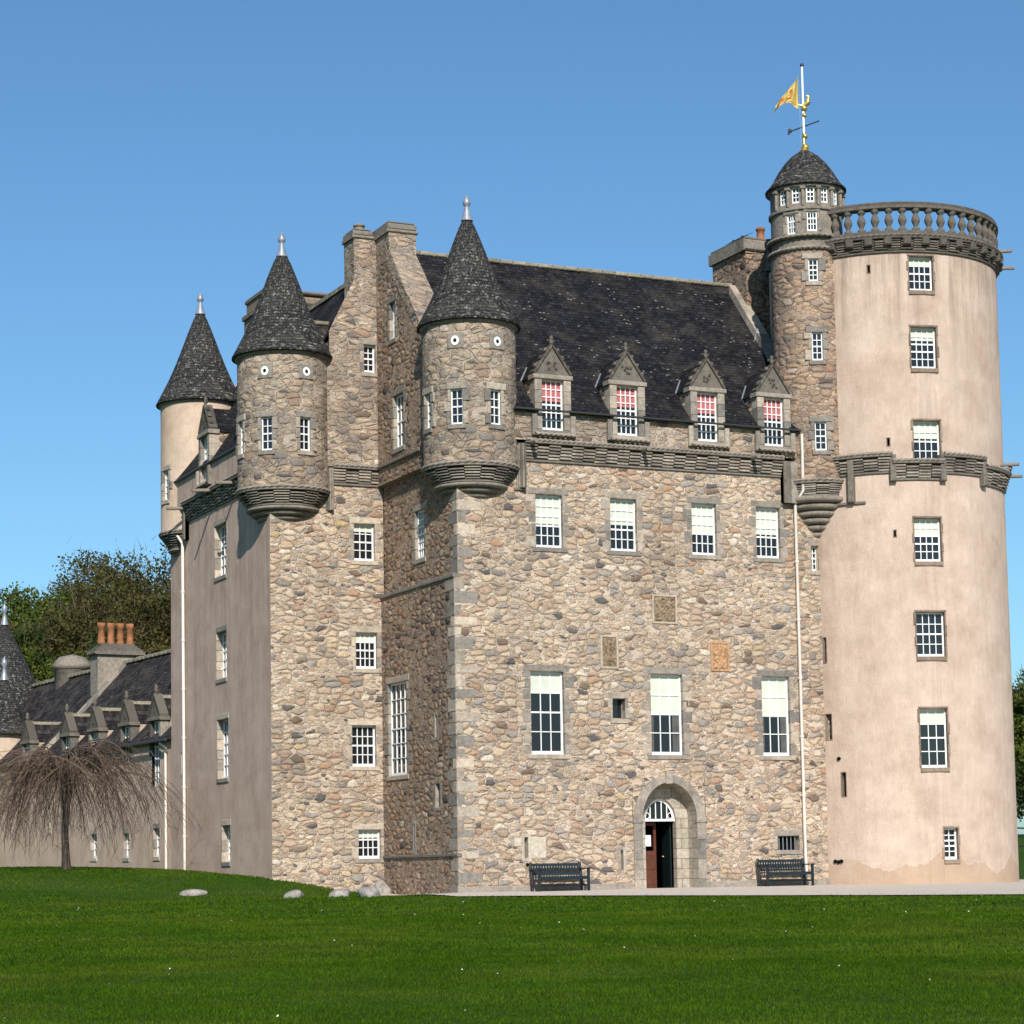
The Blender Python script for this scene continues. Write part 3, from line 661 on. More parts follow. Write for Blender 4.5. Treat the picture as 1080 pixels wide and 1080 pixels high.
# ---- dormers
def dormer(Mp, s, face_y_fn, zs=13.9, w_=.74, zt=15.45, roofdepth=1.6, blindm='red_blind', finial=True):
    g = MB(); a, b = s-w_/2, s+w_/2; j = .24
    for x0, x1 in ((a-j, a), (b, b+j)):
        z = zs
        while z < zt-.02:
            ze = min(z+.4, zt); mbox(g, Mp, x0, x1, -.3, .05, z+.003, ze-.003, ch=.012); z = ze
    mbox(g, Mp, a-j-.12, a-j+.05, -.05, .13, 13.7, 14.35, ch=.03); mbox(g, Mp, b+j-.05, b+j+.12, -.05, .13, 13.7, 14.35, ch=.03)
    rope(g, Mp, a-.3, b+.3, 13.74, .16, .05); mbox(g, Mp, a-.3, b+.3, -.05, .12, 13.76, 13.88, ch=.02)
    mbox(g, Mp, a-j-.06, b+j+.06, -.3, .09, zt, zt+.14, .5, .02)
    o = g.build('dormer', 'dressed_grey', castle)
    # pediment
    g = MB(); zb, za = zt+.14, zt+1.02; A, B, T = (a-j, zb), (b+j, zb), (s, za)
    for oo, rev in ((.0, False), (-.22, True)):
        pts = [Mp.P(A[0], oo, A[1]), Mp.P(B[0], oo, B[1]), Mp.P(T[0], oo, T[1])]; g.face(pts[::-1] if rev else pts, [A, B, T], .7)
    for sx, X in ((-1, A), (1, B)):
        n = 7
        for k in range(n):
            t0, t1 = k/n, (k+.95)/n; x0, z0 = X[0]+(T[0]-X[0])*t0, X[1]+(T[1]-X[1])*t0; x1, z1 = X[0]+(T[0]-X[0])*t1, X[1]+(T[1]-X[1])*t1
            c = [(x0, z0), (x1, z1), (x1+sx*.035, z1+.075), (x0+sx*.035, z0+.075)]
            if sx < 0: c = c[::-1]
            F1 = [Mp.P(p_[0], .06, p_[1]) for p_ in c]; F0 = [Mp.P(p_[0], -.24, p_[1]) for p_ in c]
            r = random.random()*.6; g.face(F1[::-1], c, r)
            for q in range(4): g.face([F1[q], F1[(q+1) % 4], F0[(q+1) % 4], F0[q]], [c[q]]*4, r)
            if k % 2: xm, zm = (x0+x1)/2+sx*.07, (z0+z1)/2+.09; mbox(g, Mp, xm-.05, xm+.05, -.1, .03, zm-.05, zm+.06, ch=.03)
    ft = Mp.P(s, -.02, za); X_, Y_ = ft[0], ft[1]
    if finial:
        revolve(g, (X_, Y_), [(.05, za), (.045, za+.1), (.085, za+.14), (.05, za+.18), (.04, za+.23), (.07, za+.27), (.05, za+.32), (0, za+.36)], 8)
        mbox(g, Mp, s-.14, s+.14, -.05, .0, za+.16, za+.23, .2, .03)
    for k in range(9): # carving in the tympanum
        x = s+random.uniform(-.16, .16); z = zb+.3+random.uniform(-.13, .16); mbox(g, Mp, x-.03, x+.03, 0, .03, z-.03, z+.04, .1, .012)
    g.build('pediment', 'dressed_black', o)
    g = MB(); sa = zt+.06
    L1, R1 = (a-j-.05, sa), (b+j+.05, sa); TT = (s, za-.04)
    d = -roofdepth; g.face([Mp.P(L1[0], -.2, L1[1]), Mp.P(TT[0], -.2, TT[1]), Mp.P(TT[0], d-.5, TT[1]), Mp.P(L1[0], d-.1, L1[1])][::-1], [(0, 0), (0, 1.1), (1.6, 1.1), (1.3, 0)]); g.face([Mp.P(R1[0], -.2, R1[1]), Mp.P(TT[0], -.2, TT[1]), Mp.P(TT[0], d-.5, TT[1]), Mp.P(R1[0], d-.1, R1[1])], [(0, 0), (0, 1.1), (1.6, 1.1), (1.3, 0)])
    g.build('dormer_roof', 'slate', o)
    for c0, c1 in ((a-j+.01, a-.06), (b+.06, b+j-.01)): g = MB(); mbox(g, Mp, c0, c1, d, -.3, 14.0, sa+.02, .4); g.build('dormer_cheek', 'rubble_top', o)
    g = MB(); tube(g, [Mp.P(a-j-.10, -.74, zt+.05), Mp.P(s-.28, -1.20, zt+.60)], .028, 5); g.build('lead_flashing', 'lead', o)
    window(Mp, a, b, zs+.0, zt, 4, 6, .42 if blindm else 0, blindm or 'blind', rec=.12, surr=False, st=.045, mu=.028)
for x in (3.24, 5.79, 8.62, 11.03): dormer(MFU, x, None)
dormer(MLU, -11.97, None, blindm=None)

# ---- chimneys of the main block
def cope(g, x0, x1, y0, y1, z, j=.06, h=(.12, .22, .1)):
    wbox(g, x0-j, x1+j, y0-j, y1+j, z, z+h[0], .5, .03); wbox(g, x0-j*.4, x1+j*.4, y0-j*.4, y1+j*.4, z+h[0], z+h[0]+h[1], .4, .04); wbox(g, x0+.03, x1-.03, y0+.03, y1-.03, z+h[0]+h[1], z+sum(h), .3, .04)
g = MB(); wbox(g, -.08, .86, 4.68, 7.2, 19.2, 21.0); ch1 = g.build('chimney_stack', 'rubble_top', castle)
g = MB(); cope(g, -.08, .86, 4.68, 7.2, 21.0, h=(.1, .2, .08)); wbox(g, -.03, .9, 4.62, 7.2, 19.72, 19.9, .4, .05); g.build('chimney_cope', 'dressed_dark', ch1)
g = MB(); cope(g, -.84, -.2, 5.8, 6.7, 21.02, h=(.1, .17, .07)); g.build('chimney_cope', 'dressed_dark', castle)
def pot(x, y, z, h=.3, r=.13, mat='terracotta', par=castle, base=True):
    g = MB(); revolve(g, (x, y), [(0, z), (r*1.15, z), (r*1.15, z+h*.12), (r, z+h*.18), (r*.9, z+h*.75), (r*1.15, z+h*.8), (r*1.15, z+h), (r*.8, z+h), (r*.75, z+h*.7)], 12); return g.build('chimney_pot', mat, par)
pot(.4, 5.6, 21.38, .2, .2, 'lead', ch1); pot(-.5, 6.2, 21.3, .28, .17, 'ridge', castle)
g = MB(); wbox(g, 12.6, 13.9, 3.85, 6.1, 17.5, 21.45); ch2 = g.build('chimney_stack', 'rubble_shaded', castle)
g = MB(); wbox(g, 12.5, 14.0, 3.75, 6.2, 21.45, 21.83, .5, .05); wbox(g, 12.56, 13.94, 3.81, 6.14, 21.83, 21.93, .3, .03); g.build('chimney_cope', 'dressed_dark', ch2)
g = MB()
for yy in (4.4, 5.0): tube(g, [(12.75, yy, 21.9), (12.95, yy+.25, 22.18), (13.3, yy+.3, 22.18)], .03, 5)
g.face([(12.6, 4.2, 21.98), (13.2, 4.2, 22.25), (13.2, 5.3, 22.25), (12.6, 5.3, 21.98)], [(0, 0)]*4); g.build('slate_cowl', 'slate', ch2)
pot(13.3, 4.0, 21.9, .42, .14, 'terracotta_old', ch2)
# wing roof + back stack
g = MB()
xr, zw = 0.0, 20.2
roofquad(g, (-4.02, 16.9, 14.42), (-4.02, 6.4, 14.42), (xr, 6.4, zw), (xr, 16.9, zw)); roofquad(g, (4.0, 6.4, 14.42), (4.0, 16.9, 14.42), (xr, 16.9, zw), (xr, 6.4, zw))
wr_ = g.build('wing_roof', 'slate', castle)
g = MB()
for k in range(22): wbox(g, -.12, .12, 6.5+k*.47, 6.96+k*.47, zw-.06, zw+.08, ch=.03)
g.build('ridge_stones', 'ridge', wr_)
g = MB(); roofquad(g, (-3.3, 5.85, 17.0), (-1.2, 5.85, 17.0), (-1.2, 7.2, 18.45), (-3.3, 7.2, 18.45)); g.build('saddle_roof', 'slate_low', castle)
g = MB()
for k in range(4): wbox(g, -3.1+k*.47, -2.64+k*.47, 7.08, 7.32, 18.4, 18.53, ch=.03)
g.build('ridge_stones', 'ridge', castle)
g = MB(); wall(g, Flat((0, Y2), (-1, 0)), -4, 4, 14.3, 20.2, (), hp=[(1.4375, 1, 20.2), (-1.4375, 1, 20.2)]); g.build('wing_gable', 'harl_wing', castle)
g = MB(); wbox(g, -1.4, 1.5, 13.1, 15.4, 17.5, 20.4, ch=.1); wbox(g, -1.33, 1.43, 13.17, 15.33, 20.55, 21.0, ch=.15); ch3 = g.build('chimney_stack', 'dressed_brown', castle)
g = MB(); wbox(g, -1.47, 1.57, 13.03, 15.47, 20.4, 20.55, .4, .05); wbox(g, -1.38, 1.48, 13.12, 15.38, 21.0, 21.12, .3, .04)
for x in (.0, .8): revolve(g, (x, 14.2), [(0, 21.12), (.18, 21.12), (.16, 21.26), (0, 21.26)], 10)
g.build('chimney_cope', 'dressed_dark', ch3)

# ---- corner turrets
def turret(c, R, wmat, win, eyes, zc=17.02, ztop=20.45, zb=12.62, third=None, lab=None, full=True, shape=None):
    Cm = Cyl(c, R, 6); g = MB(); hs = []
    for a in win: s = Cm.deg(a); hs.append((s-.185, s+.185, 13.84, 14.90))
    wall(g, Cm, Cm.deg(-270), Cm.deg(90), zb, zc+.06, hs)
    t = g.build('turret', wmat, castle, lab)
    for h in hs:
        s = (h[0]+h[1])/2; window(Cm.at(s), h[0], h[1], h[2], h[3], 2, 4, wdt=.13, st=.035, mu=.022, rec=.12, sur='dressed_grey')
    g = MB(); e = .17 if R > 1.43 else .16
    pr = [(R-.1, zc+.02), (R+e, zc-.02), (R+e, zc+.03), (R+.02, zc+.30), (R-.26, zc+.85), (R-.52, zc+1.45), (R-.75, zc+2.05), (R-.97, zc+2.65), (R-1.17, zc+3.15), (R-1.31, zc+3.43)]
    revolve(g, c, pr, 72, uvR=R); g.build('turret_roof', 'slate_cone', t)
    g = MB(); z = zc+3.36
    revolve(g, c, [(.19, z), (.12, z+.2), (.065, z+.42), (.055, z+.44), (.11, z+.5), (.125, z+.57), (.10, z+.66), (.03, z+.78), (0, z+.84)], 16); g.build('finial', 'lead', t)
    g = MB(); revolve(g, c, [(R+.01, zc-.10), (R+.06, zc-.07), (R+.08, zc), (R, zc+.02)], 60)
    # corbelling below
    ctable(g, Cyl(c, R-.34, 6), Cyl(c, R-.34).deg(-250), Cyl(c, R-.34).deg(70), 12.16, 12.70, .34)
    prof = []; r = R-.27; z = 12.18
    for k in range(3):
        r1 = r-.01-k*.17
        for j in range(7): th = -PI/2+PI*j/6; prof.append((max(.05, r1-.10+.12*math.cos(th)), z-.08-.145*k-.07*math.sin(th)))
    prof.append((.1, 11.6)); revolve(g, c, prof, 60)
    g.build('turret_corbel', 'dressed_dark', t)
    for a in eyes:
        s = Cm.deg(a); Fm = Cm.at(s); g = MB(); mbox(g, Fm, s-.25, s+.25, -.1, .03, 16.12, 16.60, .3, .02); sq = g.build('eye_surround', 'dressed_grey', t)
        g = MB(); n = 18
        for k in range(n):
            t0, t1 = 2*PI*k/n, 2*PI*(k+1)/n
            g.face([Fm.P(s+r_*math.cos(t_), .045, 16.36+r_*1.15*math.sin(t_)) for r_, t_ in ((.055, t0), (.125, t0), (.125, t1), (.055, t1))], [(0, 0)]*4)
            g.face([Fm.P(s+.125*math.cos(t_), o_, 16.36+.145*math.sin(t_)) for o_, t_ in ((.045, t0), (.0, t0), (.0, t1), (.045, t1))], [(0, 0)]*4)
        g.build('oculus', 'white', t)
        g = MB(); g.face([Fm.P(s+.06*math.cos(2*PI*k/12), .036, 16.36+.07*math.sin(2*PI*k/12)) for k in range(12)], [(0, 0)]*12); g.build('oculus_pane', 'black', t)
    return t
turret((.9, .7), 1.42, 'rubble_top', (-130, -80, -177), (-130.3, -78))
turret((-3.01, 6.6), 1.45, 'rubble_top', (-130, -80, -177), (-131.3, -79))
turret((-2.80, 16.15), 1.42, 'harl_peach', (-168, -177+0) [:1], (), zc=17.35)

# ---- round tower
TC = (16.27, 1.2); RT = Cyl(TC, 3.75, 5)
def ts(d): return RT.deg(d)
hR = []
for a0, a1, z0, z1 in ((-111.0, -98.8, 18.80, 19.92), (-111.3, -98.3, 16.28, 17.62), (-111.5, -98.0, 13.27, 14.60), (-112.7, -99.4, 10.10, 11.48), (-113.3, -99.2, 7.10, 8.50), (-113.1, -99.7, 3.62, 5.46), (-103.2, -95.9, .76, 1.73)):
    hR.append((ts(a0), ts(a1), z0, z1))
sR = [(-152.3, -150.0, 2.79, 3.53), (-160.5, -157.0, 4.6, 5.4), (-160.5, -158.8, 7.05, 7.84), (-131.1, -129.9, 19.42, 19.66), (-122.5, -121.5, 10.9, 11.1), (-124.3, -123.2, 13.8, 14.05)]
hs = [(ts(a), ts(b), c, d) for a, b, c, d in sR]
g = MB(); wall(g, RT, ts(-200), ts(160), -.6, 20.4, hR+hs)
rt = g.build('round_tower', 'harl', castle, 'tall pink harled round tower')
for i, h in enumerate(hR):
    s = (h[0]+h[1])/2; Fm = RT.at(s); nx, nz, bl = [(4, 4, .22), (4, 5, .3), (4, 4, .42), (4, 5, .42), (4, 4, .0), (3, 4, .24), (2, 5, 0)][i]
    window(Fm, h[0], h[1], h[2], h[3], nx, nz, bl, rec=.20, wdt=.045, sur='dressed_brown', st=.05, top=.07)
for h in hs: slit(RT.at((h[0]+h[1])/2), *h, 'dressed_brown', .3, .03)
g = MB()
band = [(-152, -142.5, 0, 0), (-142.5, -122, 0, 1), (-122, -98, -.24, 1), (-98, -73, -.02, 1), (-73, -40, -.28, 1), (-40, 20, 0, 1), (20, 100, 0, 1)]
for a, b, dz, _ in band: ctable(g, RT, ts(a), ts(b), 12.92+dz, 13.54+dz, .2)
for a, z0, z1 in ((-142, 12.05, 13.45), (-122, 12.65, 13.5), (-98, 12.65, 13.5), (-73, 12.6, 13.5)):
    mbox(g, RT.at(ts(a)), ts(a)-.10, ts(a)+.10, -.1, .2, z0, z1, .3, .03)
mbox(g, RT, ts(-152), ts(-135.5), -.05, .07, 12.0, 12.08, .4, .01)
g.build('corbel_band', 'dressed_dark', rt)
g = MB()   # parapet base
ctable(g, RT, ts(-158), ts(150), 20.02, 20.56, .17)
mbox(g, RT, ts(-158), ts(150), -.3, .12, 20.58, 20.74, .5, .02); mbox(g, RT, ts(-158), ts(150), -.25, .12, 21.46, 21.58, .5, .02); mbox(g, RT, ts(-158), ts(150), -.22, .08, 21.58, 21.68, .3, .02)
k = -148
while k < 150:   # brackets
    s = ts(k); mbox(g, RT.at(s), s-.13, s+.13, .1, .24, 20.24, 20.54, .3, .04); k += 9
par = g.build('parapet', 'dressed_black', castle)
g = MB(); n = 56
for ring in (0,): g.face([(TC[0]+3.7*math.cos(2*PI*k/n), TC[1]+3.7*math.sin(2*PI*k/n), 20.62) for k in range(n)], [(math.cos(2*PI*k/n)*4, math.sin(2*PI*k/n)*4) for k in range(n)])
g.build('tower_roof', 'lead', castle)
g = MB(); prb = [(.13, 0), (.13, .07), (.075, .10), (.07, .16), (.12, .26), (.14, .34), (.11, .44), (.07, .52), (.07, .56), (.11, .6), (.13, .63), (.13, .72)]
revolve(g, (0, 0), prb, 12); b0 = g.build('baluster', 'dressed_black', par)
first = True; NB = 54
for k in range(NB):
    a = math.radians(-180+360*k/NB)
    x, y = TC[0]+3.72*math.cos(a), TC[1]+3.72*math.sin(a)
    if math.hypot(x-12.87, y-.4) < 1.25 or 150 < (360*k/NB-180)%360 < 204: continue
    b = b0 if first else b0.copy()
    if not first: C.objects.link(b)
    first = False; b.parent = par; b.location = (x, y, 20.75)
def spout(a, b, r=.06, nm='waterspout', mt='dressed_dark'): g = MB(); tube(g, [a, b], r, 8); g.build(nm, mt, castle)
for a, z in ((-48, 20.6), (-36, 20.25), (-50, 13.5), (-42, 13.2)):
    an = math.radians(a); dx, dy = math.cos(an), math.sin(an); spout((TC[0]+3.7*dx, TC[1]+3.7*dy, z), (TC[0]+4.35*dx, TC[1]+4.35*dy, z-.03))
for x, z in ((6.3, 13.50), (10.2, 13.50), (2.5, 13.50)): spout((x, 0, z), (x, -.62, z-.04), .07)
spout((-3.7, 9.0, 13.4), (-4.5, 9.0, 13.35)); spout((-3.7, 14.6, 13.4), (-4.5, 14.6, 13.35)); spout((-3.9, 11.3, 13.5), (-4.6, 11.3, 13.45))
for a, z in ((-157, .76), (-155.2, .74), (-153.6, .76), (-153.3, 3.98)):
    a = math.radians(a); spout((TC[0]+3.7*math.cos(a), TC[1]+3.7*math.sin(a), z), (TC[0]+3.80*math.cos(a), TC[1]+3.80*math.sin(a), z), .06, 'drain_hole', 'black')
spout((2.23, .05, .81), (2.23, -.02, .81), .055, 'drain_hole', 'black')

# ---- stair turret
ST = Cyl((12.87, .40), 1.20, 6)
def ss(d): return ST.deg(d)
g = MB()
hT = [(-121.5, -106.8, 19.25, 19.98), (-119.5, -103.3, 16.67, 17.58), (-119.0, -101.3, 13.76, 14.68)]
hh = [(ss(a), ss(b), c, d) for a, b, c, d in hT]
wall(g, ST, ss(-250), ss(-20), 12.7, 20.4, hh)
st_ = g.build('stair_turret', 'rubble_stair', castle)
for h in hh: s = (h[0]+h[1])/2; window(ST.at(s), h[0], h[1], h[2], h[3], 2, 4, wdt=.15, rec=.10, st=.035, mu=.022, sur='dressed_grey')
g = MB()
ctable(g, Cyl((12.87, .4), 1.10, 6), Cyl((12.87, .4), 1.10).deg(-220), Cyl((12.87, .4), 1.10).deg(-20), 12.30, 12.82, .16)
prof = []
for k in range(7):
    r1 = 1.16-k*.155
    for j in range(7): th = -PI/2+PI*j/6; prof.append((max(.04, r1-.10+.13*math.cos(th)), 12.22-.21*k-.10*math.sin(th)))
prof.append((.02, 10.75))
revolve(g, (12.80, .28), prof, 48)
rope(g, ST, ss(-250), ss(20), 20.36, .04, .06); rope(g, ST, ss(-250), ss(60), 20.76, .08, .05)
g.build('turret_corbel', 'dressed_dark', st_)
C2 = Cyl((12.87, .40), 1.16, 6); g = MB()
h2 = [(-155, -140.5, 20.85, 21.5), (-121.5, -105.5, 20.9, 21.55)]; h2 = [(C2.deg(a), C2.deg(b), c, d) for a, b, c, d in h2]
h3 = [(C2.deg(a-6.5), C2.deg(a+6.5), 21.85, 22.38) for a in (-163, -139, -115, -91, -67, -43)]
wall(g, C2, C2.deg(-270), C2.deg(90), 20.35, 22.5, h2+h3)
cap = g.build('caphouse', 'dressed_dark', castle)
for h in h2: s = (h[0]+h[1])/2; window(C2.at(s), h[0], h[1], h[2], h[3], 3, 3, wdt=.10, rec=.08, st=.035, mu=.024, sur='dressed_grey')
for h in h3: s = (h[0]+h[1])/2; window(C2.at(s), h[0], h[1], h[2], h[3], 2, 3, rec=.08, st=.035, mu=.024, surr=False)
g = MB()
for z, o in ((20.78, .09), (21.68, .07), (22.44, .08)): mbox(g, C2, C2.deg(-270), C2.deg(89), -.02, o, z-.06, z+.06, .5, .02)
for a in (-175, -151, -127, -103, -79, -55, -31):
    s = C2.deg(a); tube(g, [C2.P(s, .04, 21.75), C2.P(s, .04, 22.3)], .055, 8); mbox(g, C2.at(s), s-.09, s+.09, 0, .12, 22.28, 22.38, .5, .02)
g.build('caphouse_mouldings', 'dressed_dark', cap)
g = MB(); revolve(g, (12.87, .4), [(1.1, 22.46), (1.31, 22.46), (1.32, 22.52), (1.15, 22.70), (1.02, 22.92), (.88, 23.16), (.68, 23.44), (.45, 23.68), (.2, 23.86), (0, 23.92)], 56, uvR=1.2); g.build('dome_roof', 'slate_cone', cap)
g = MB(); tube(g, [(12.1, 3.2, 17.4), (12.3, 3.0, 17.9), (12.42, 2.9, 18.5)], .05, 6); g.build('lead_flashing', 'lead', castle)

# ------------------------------------------------------------------ flagpole and flag
fp = empty('flagpole', (12.87, .4, 23.9)); tag(fp, 'white flagpole with gilded balls and a weather vane on the slate dome', 'flagpole')
def loc(o, par): o.parent = par; o.location = -Vector(par.location); return o
g = MB(); tube(g, [(12.87, .4, 23.85), (12.87, .4, 26.75)], [.045, .035], 8); loc(g.build('pole', 'white'), fp)
g = MB()
for z, r in ((24.02, .13), (24.40, .10), (25.10, .085), (25.33, .11)): revolve(g, (12.90, .38), [(0, z-r), (r*.7, z-r*.7), (r, z), (r*.7, z+r*.7), (0, z+r)], 12)
revolve(g, (12.87, .4), [(.17, 23.88), (.12, 23.95), (.05, 24.1), (.05, 24.5), (.03, 24.6)], 12)
loc(g.build('gilded_balls', 'gold'), fp)
g = MB(); tube(g, [(12.5, .75, 24.60), (13.25, .05, 24.86)], .022, 6); revolve(g, (12.55, .7), [(0, 24.55), (.05, 24.6), (.05, 24.66), (0, 24.72)], 6); tube(g, [(12.5, .75, 24.52), (12.52, .73, 24.7)], .04, 5); loc(g.build('vane_arm', 'iron'), fp)
g = MB()   # gilded cock
for p, q, r in (((12.85, .36, 25.4), (13.0, .3, 25.52), [.05, .09]), ((13.0, .3, 25.52), (13.02, .28, 25.72), [.09, .04]), ((12.85, .36, 25.4), (12.7, .42, 25.45), [.05, .03]), ((13.02, .28, 25.72), (12.95, .3, 25.76), [.045, .02])): tube(g, [p, q], r, 8)
loc(g.build('weathercock', 'gold'), fp)
revolve_ = MB(); revolve(revolve_, (12.87, .4), [(0, 26.72), (.06, 26.76), (.06, 26.83), (0, 26.88)], 8); loc(revolve_.build('pole_cap', 'iron'), fp)
g = MB(); tube(g, [(12.60, .2, 26.2), (12.66, .25, 24.0)], .006, 3); loc(g.build('halyard', 'white'), fp)
gm = NT('flag cloth'); fu = gm.sep(gm.uv())
def band_(a, b, v): return gm.math('MULTIPLY', gm.math('GREATER_THAN', v, a), gm.math('LESS_THAN', v, b))
nf = gm.noise(gm.uv(), 5.5, 3, .6)
lion = gm.math('MULTIPLY', gm.math('GREATER_THAN', nf, .50), gm.math('MULTIPLY', band_(.26, .78, fu[0]), band_(.22, .80, fu[1])))
edge = gm.math('SUBTRACT', 1.0, gm.math('MULTIPLY', band_(.09, .93, fu[0]), band_(.10, .90, fu[1])))
edge2 = gm.math('SUBTRACT', 1.0, gm.math('MULTIPLY', band_(.06, .96, fu[0]), band_(.065, .935, fu[1])))
cf = gm.mix(lion, (.86, .66, .16), (.58, .12, .05)); cf = gm.mix(gm.math('MULTIPLY', gm.math('SUBTRACT', edge, edge2), .8), cf, (.6, .1, .04))
gm.t.links.new(cf, gm.b.inputs['Base Color']); gm.b.inputs['Roughness'].default_value = .8
tr = gm.t.nodes.new('ShaderNodeBsdfTranslucent'); gm.t.links.new(cf, tr.inputs[0]); mxs = gm.t.nodes.new('ShaderNodeMixShader'); mxs.inputs[0].default_value = .45
gm.t.links.new(gm.b.outputs[0], mxs.inputs[1]); gm.t.links.new(tr.outputs[0], mxs.inputs[2]); gm.t.links.new(mxs.outputs[0], gm.t.nodes['Material Output'].inputs[0])
g = MB(); Pm = []; UV = []
for i in range(25):
    u = i/24; row = []; ru = []
    for j in range(13):
        v = j/12
        top = Vector((12.72-1.02*u, .38-.12*u, 26.45-1.28*u-.05*math.sin(u*5))); bot = Vector((12.66-1.06*u, .35, 25.28-.12*u+.20*math.sin(min(u, .8)*4)-.5*max(0, u-.72)*2))
        p = bot.lerp(top, v); p.y += .10*math.sin(9*u+3*v)*u+.05*math.sin(17*u+v*2)
        row.append(p); ru.append((u, v))
    Pm.append(row); UV.append(ru)
g.grid(Pm, UV); fl = g.build('flag', gm.m); tag(fl, 'yellow and red banner blowing from the flagpole above the dome', 'flag')

# ------------------------------------------------------------------ ground
CP = np.array([(-26.7,-61.9,-.95),(-12.5,-43,-.95),(-21.3,-36.8,-.86),(-38,-42,-.8),(0,-42,-.95),(25,-42,-.8),(-45,-75,-1.0),(20,-75,-1.0),
 (-1.0,-1.93,-.09),(7.19,-8.6,-.19),(9.75,-13.4,-.21),(16,-19,-.22),(32,-16,-.1),(0,0,0),(6,0,0),(12,0,0),(14,-1.5,-.01),(16.5,-2,-.02),(20.5,0,-.02),(22,4,.05),(35,5,.3),
 (0,5.9,0),(-1.2,5.9,.06),(-2.4,5.9,.30),(-3.71,5.9,.52),(-3.71,11,.70),(-3.71,16.85,.86),(-4.1,24,.95),(-4.7,30,1.02),(-5.2,38,1.12),(-8.5,12.6,.93),(-6.6,4.5,.08),(-4.9,.84,-.02),(-3.3,-.9,-.05),(-1.6,2.5,-.08),
 (-12,0,-.1),(-20,-10,-.28),(-14,8,.45),(-22,10,.5),(-32,8,.45),(-12,22,1.05),(-20,30,1.15),(-32,30,1.15),(-10,-18,-.42),(0,-22,-.47),(-15,-28,-.66),(12,-30,-.6),
 (40,26,1.7),(60,45,2.2),(30,40,1.2),(0,60,1.5),(-30,60,1.6),(30,80,2.0),(60,0,1.0),(60,-40,0)], float)
def tps(d2): return np.where(d2 > 1e-9, .5*d2*np.log(np.maximum(d2, 1e-9)), 0)
n_ = len(CP); K = np.zeros((n_+3, n_+3)); dd = ((CP[:, None, :2]-CP[None, :, :2])**2).sum(-1)
K[:n_, :n_] = tps(dd)+np.eye(n_)*.5; K[:n_, n_] = 1; K[n_, :n_] = 1; K[:n_, n_+1:] = CP[:, :2]; K[n_+1:, :n_] = CP[:, :2].T
W_ = np.linalg.solve(K, np.r_[CP[:, 2], 0, 0, 0])
def ground(x, y):
    x = np.asarray(x, float); y = np.asarray(y, float); sh = x.shape; x = x.ravel(); y = y.ravel()
    xc = np.clip(x, -60, 75); yc = np.clip(y, -80, 95)
    d2 = (xc[:, None]-CP[None, :, 0])**2+(yc[:, None]-CP[None, :, 1])**2
    z = tps(d2)@W_[:n_]+W_[n_]+W_[n_+1]*xc+W_[n_+2]*yc
    dist = np.hypot(x-xc, y-yc); w_ = np.clip(dist/60, 0, 1)
    z = z*(1-w_)+(.8)*w_
    return z.reshape(sh)
def gz(x, y): return float(ground([x], [y])[0])
def axis(a, b, step, far):
    m = list(np.arange(a, b, step)); e = []; d = step
    x = b
    while x < far: e.append(x); d *= 1.35; x += d
    e.append(far); l = []; d = step; x = a-step
    while x > -far: l.append(x); d *= 1.35; x -= d
    l.append(-far); return np.array(l[::-1]+m+e)
gx = axis(-46, 30, .7, 1500); gy = axis(-66, 42, .7, 1500); X_, Y_ = np.meshgrid(gx, gy); Z_ = ground(X_.ravel(), Y_.ravel()).reshape(X_.shape)
me = bpy.data.meshes.new('lawn'); nx_, ny_ = len(gx), len(gy)
V = np.stack([X_, Y_, Z_], -1).reshape(-1, 3); ii = (np.arange(ny_-1)[:, None]*nx_+np.arange(nx_-1)[None]).ravel(); Fq = np.stack([ii, ii+1, ii+nx_+1, ii+nx_], 1)
def fastmesh(me, V, F):
    k = F.shape[1]; me.vertices.add(len(V)); me.vertices.foreach_set('co', V.astype(np.float32).ravel()); me.loops.add(F.size); me.loops.foreach_set('vertex_index', F.astype(np.int32).ravel())
    me.polygons.add(len(F)); me.polygons.foreach_set('loop_start', np.arange(0, F.size, k, dtype=np.int32)); me.polygons.foreach_set('loop_total', np.full(len(F), k, dtype=np.int32)); me.update(calc_edges=True)
fastmesh(me, V, Fq); me.polygons.foreach_set('use_smooth', np.ones(len(Fq), bool))
lawn = bpy.data.objects.new('lawn', me); C.objects.link(lawn); tag(lawn, kind='structure')
g = NT('mown lawn'); ob = g.obj()
n1 = g.noise(ob, .22, 4, .6); n2 = g.noise(ob, 1.7, 5, .65); n3 = g.noise(g.scale(ob, 1, 1, 1), 26, 4, .7)
col = g.mix(n2, (.020, .054, .003), (.055, .110, .006)); col = g.mix(g.step(n1, .42, .66, 0, .45), col, (.052, .095, .018)); col = g.mix(g.step(g.noise(ob, .9, 5, .7), .62, .74, 0, .45), col, (.12, .115, .04))
col = g.mix(1.0, col, g.ramp(n3, [(.3, (.6, .6, .6)), (.7, (1.3, 1.3, 1.3))]), 'MULTIPLY')
me.materials.append(g.fin(col, .9, g.bump(g.math('ADD', n3, n2), 1.0, .06), .1))

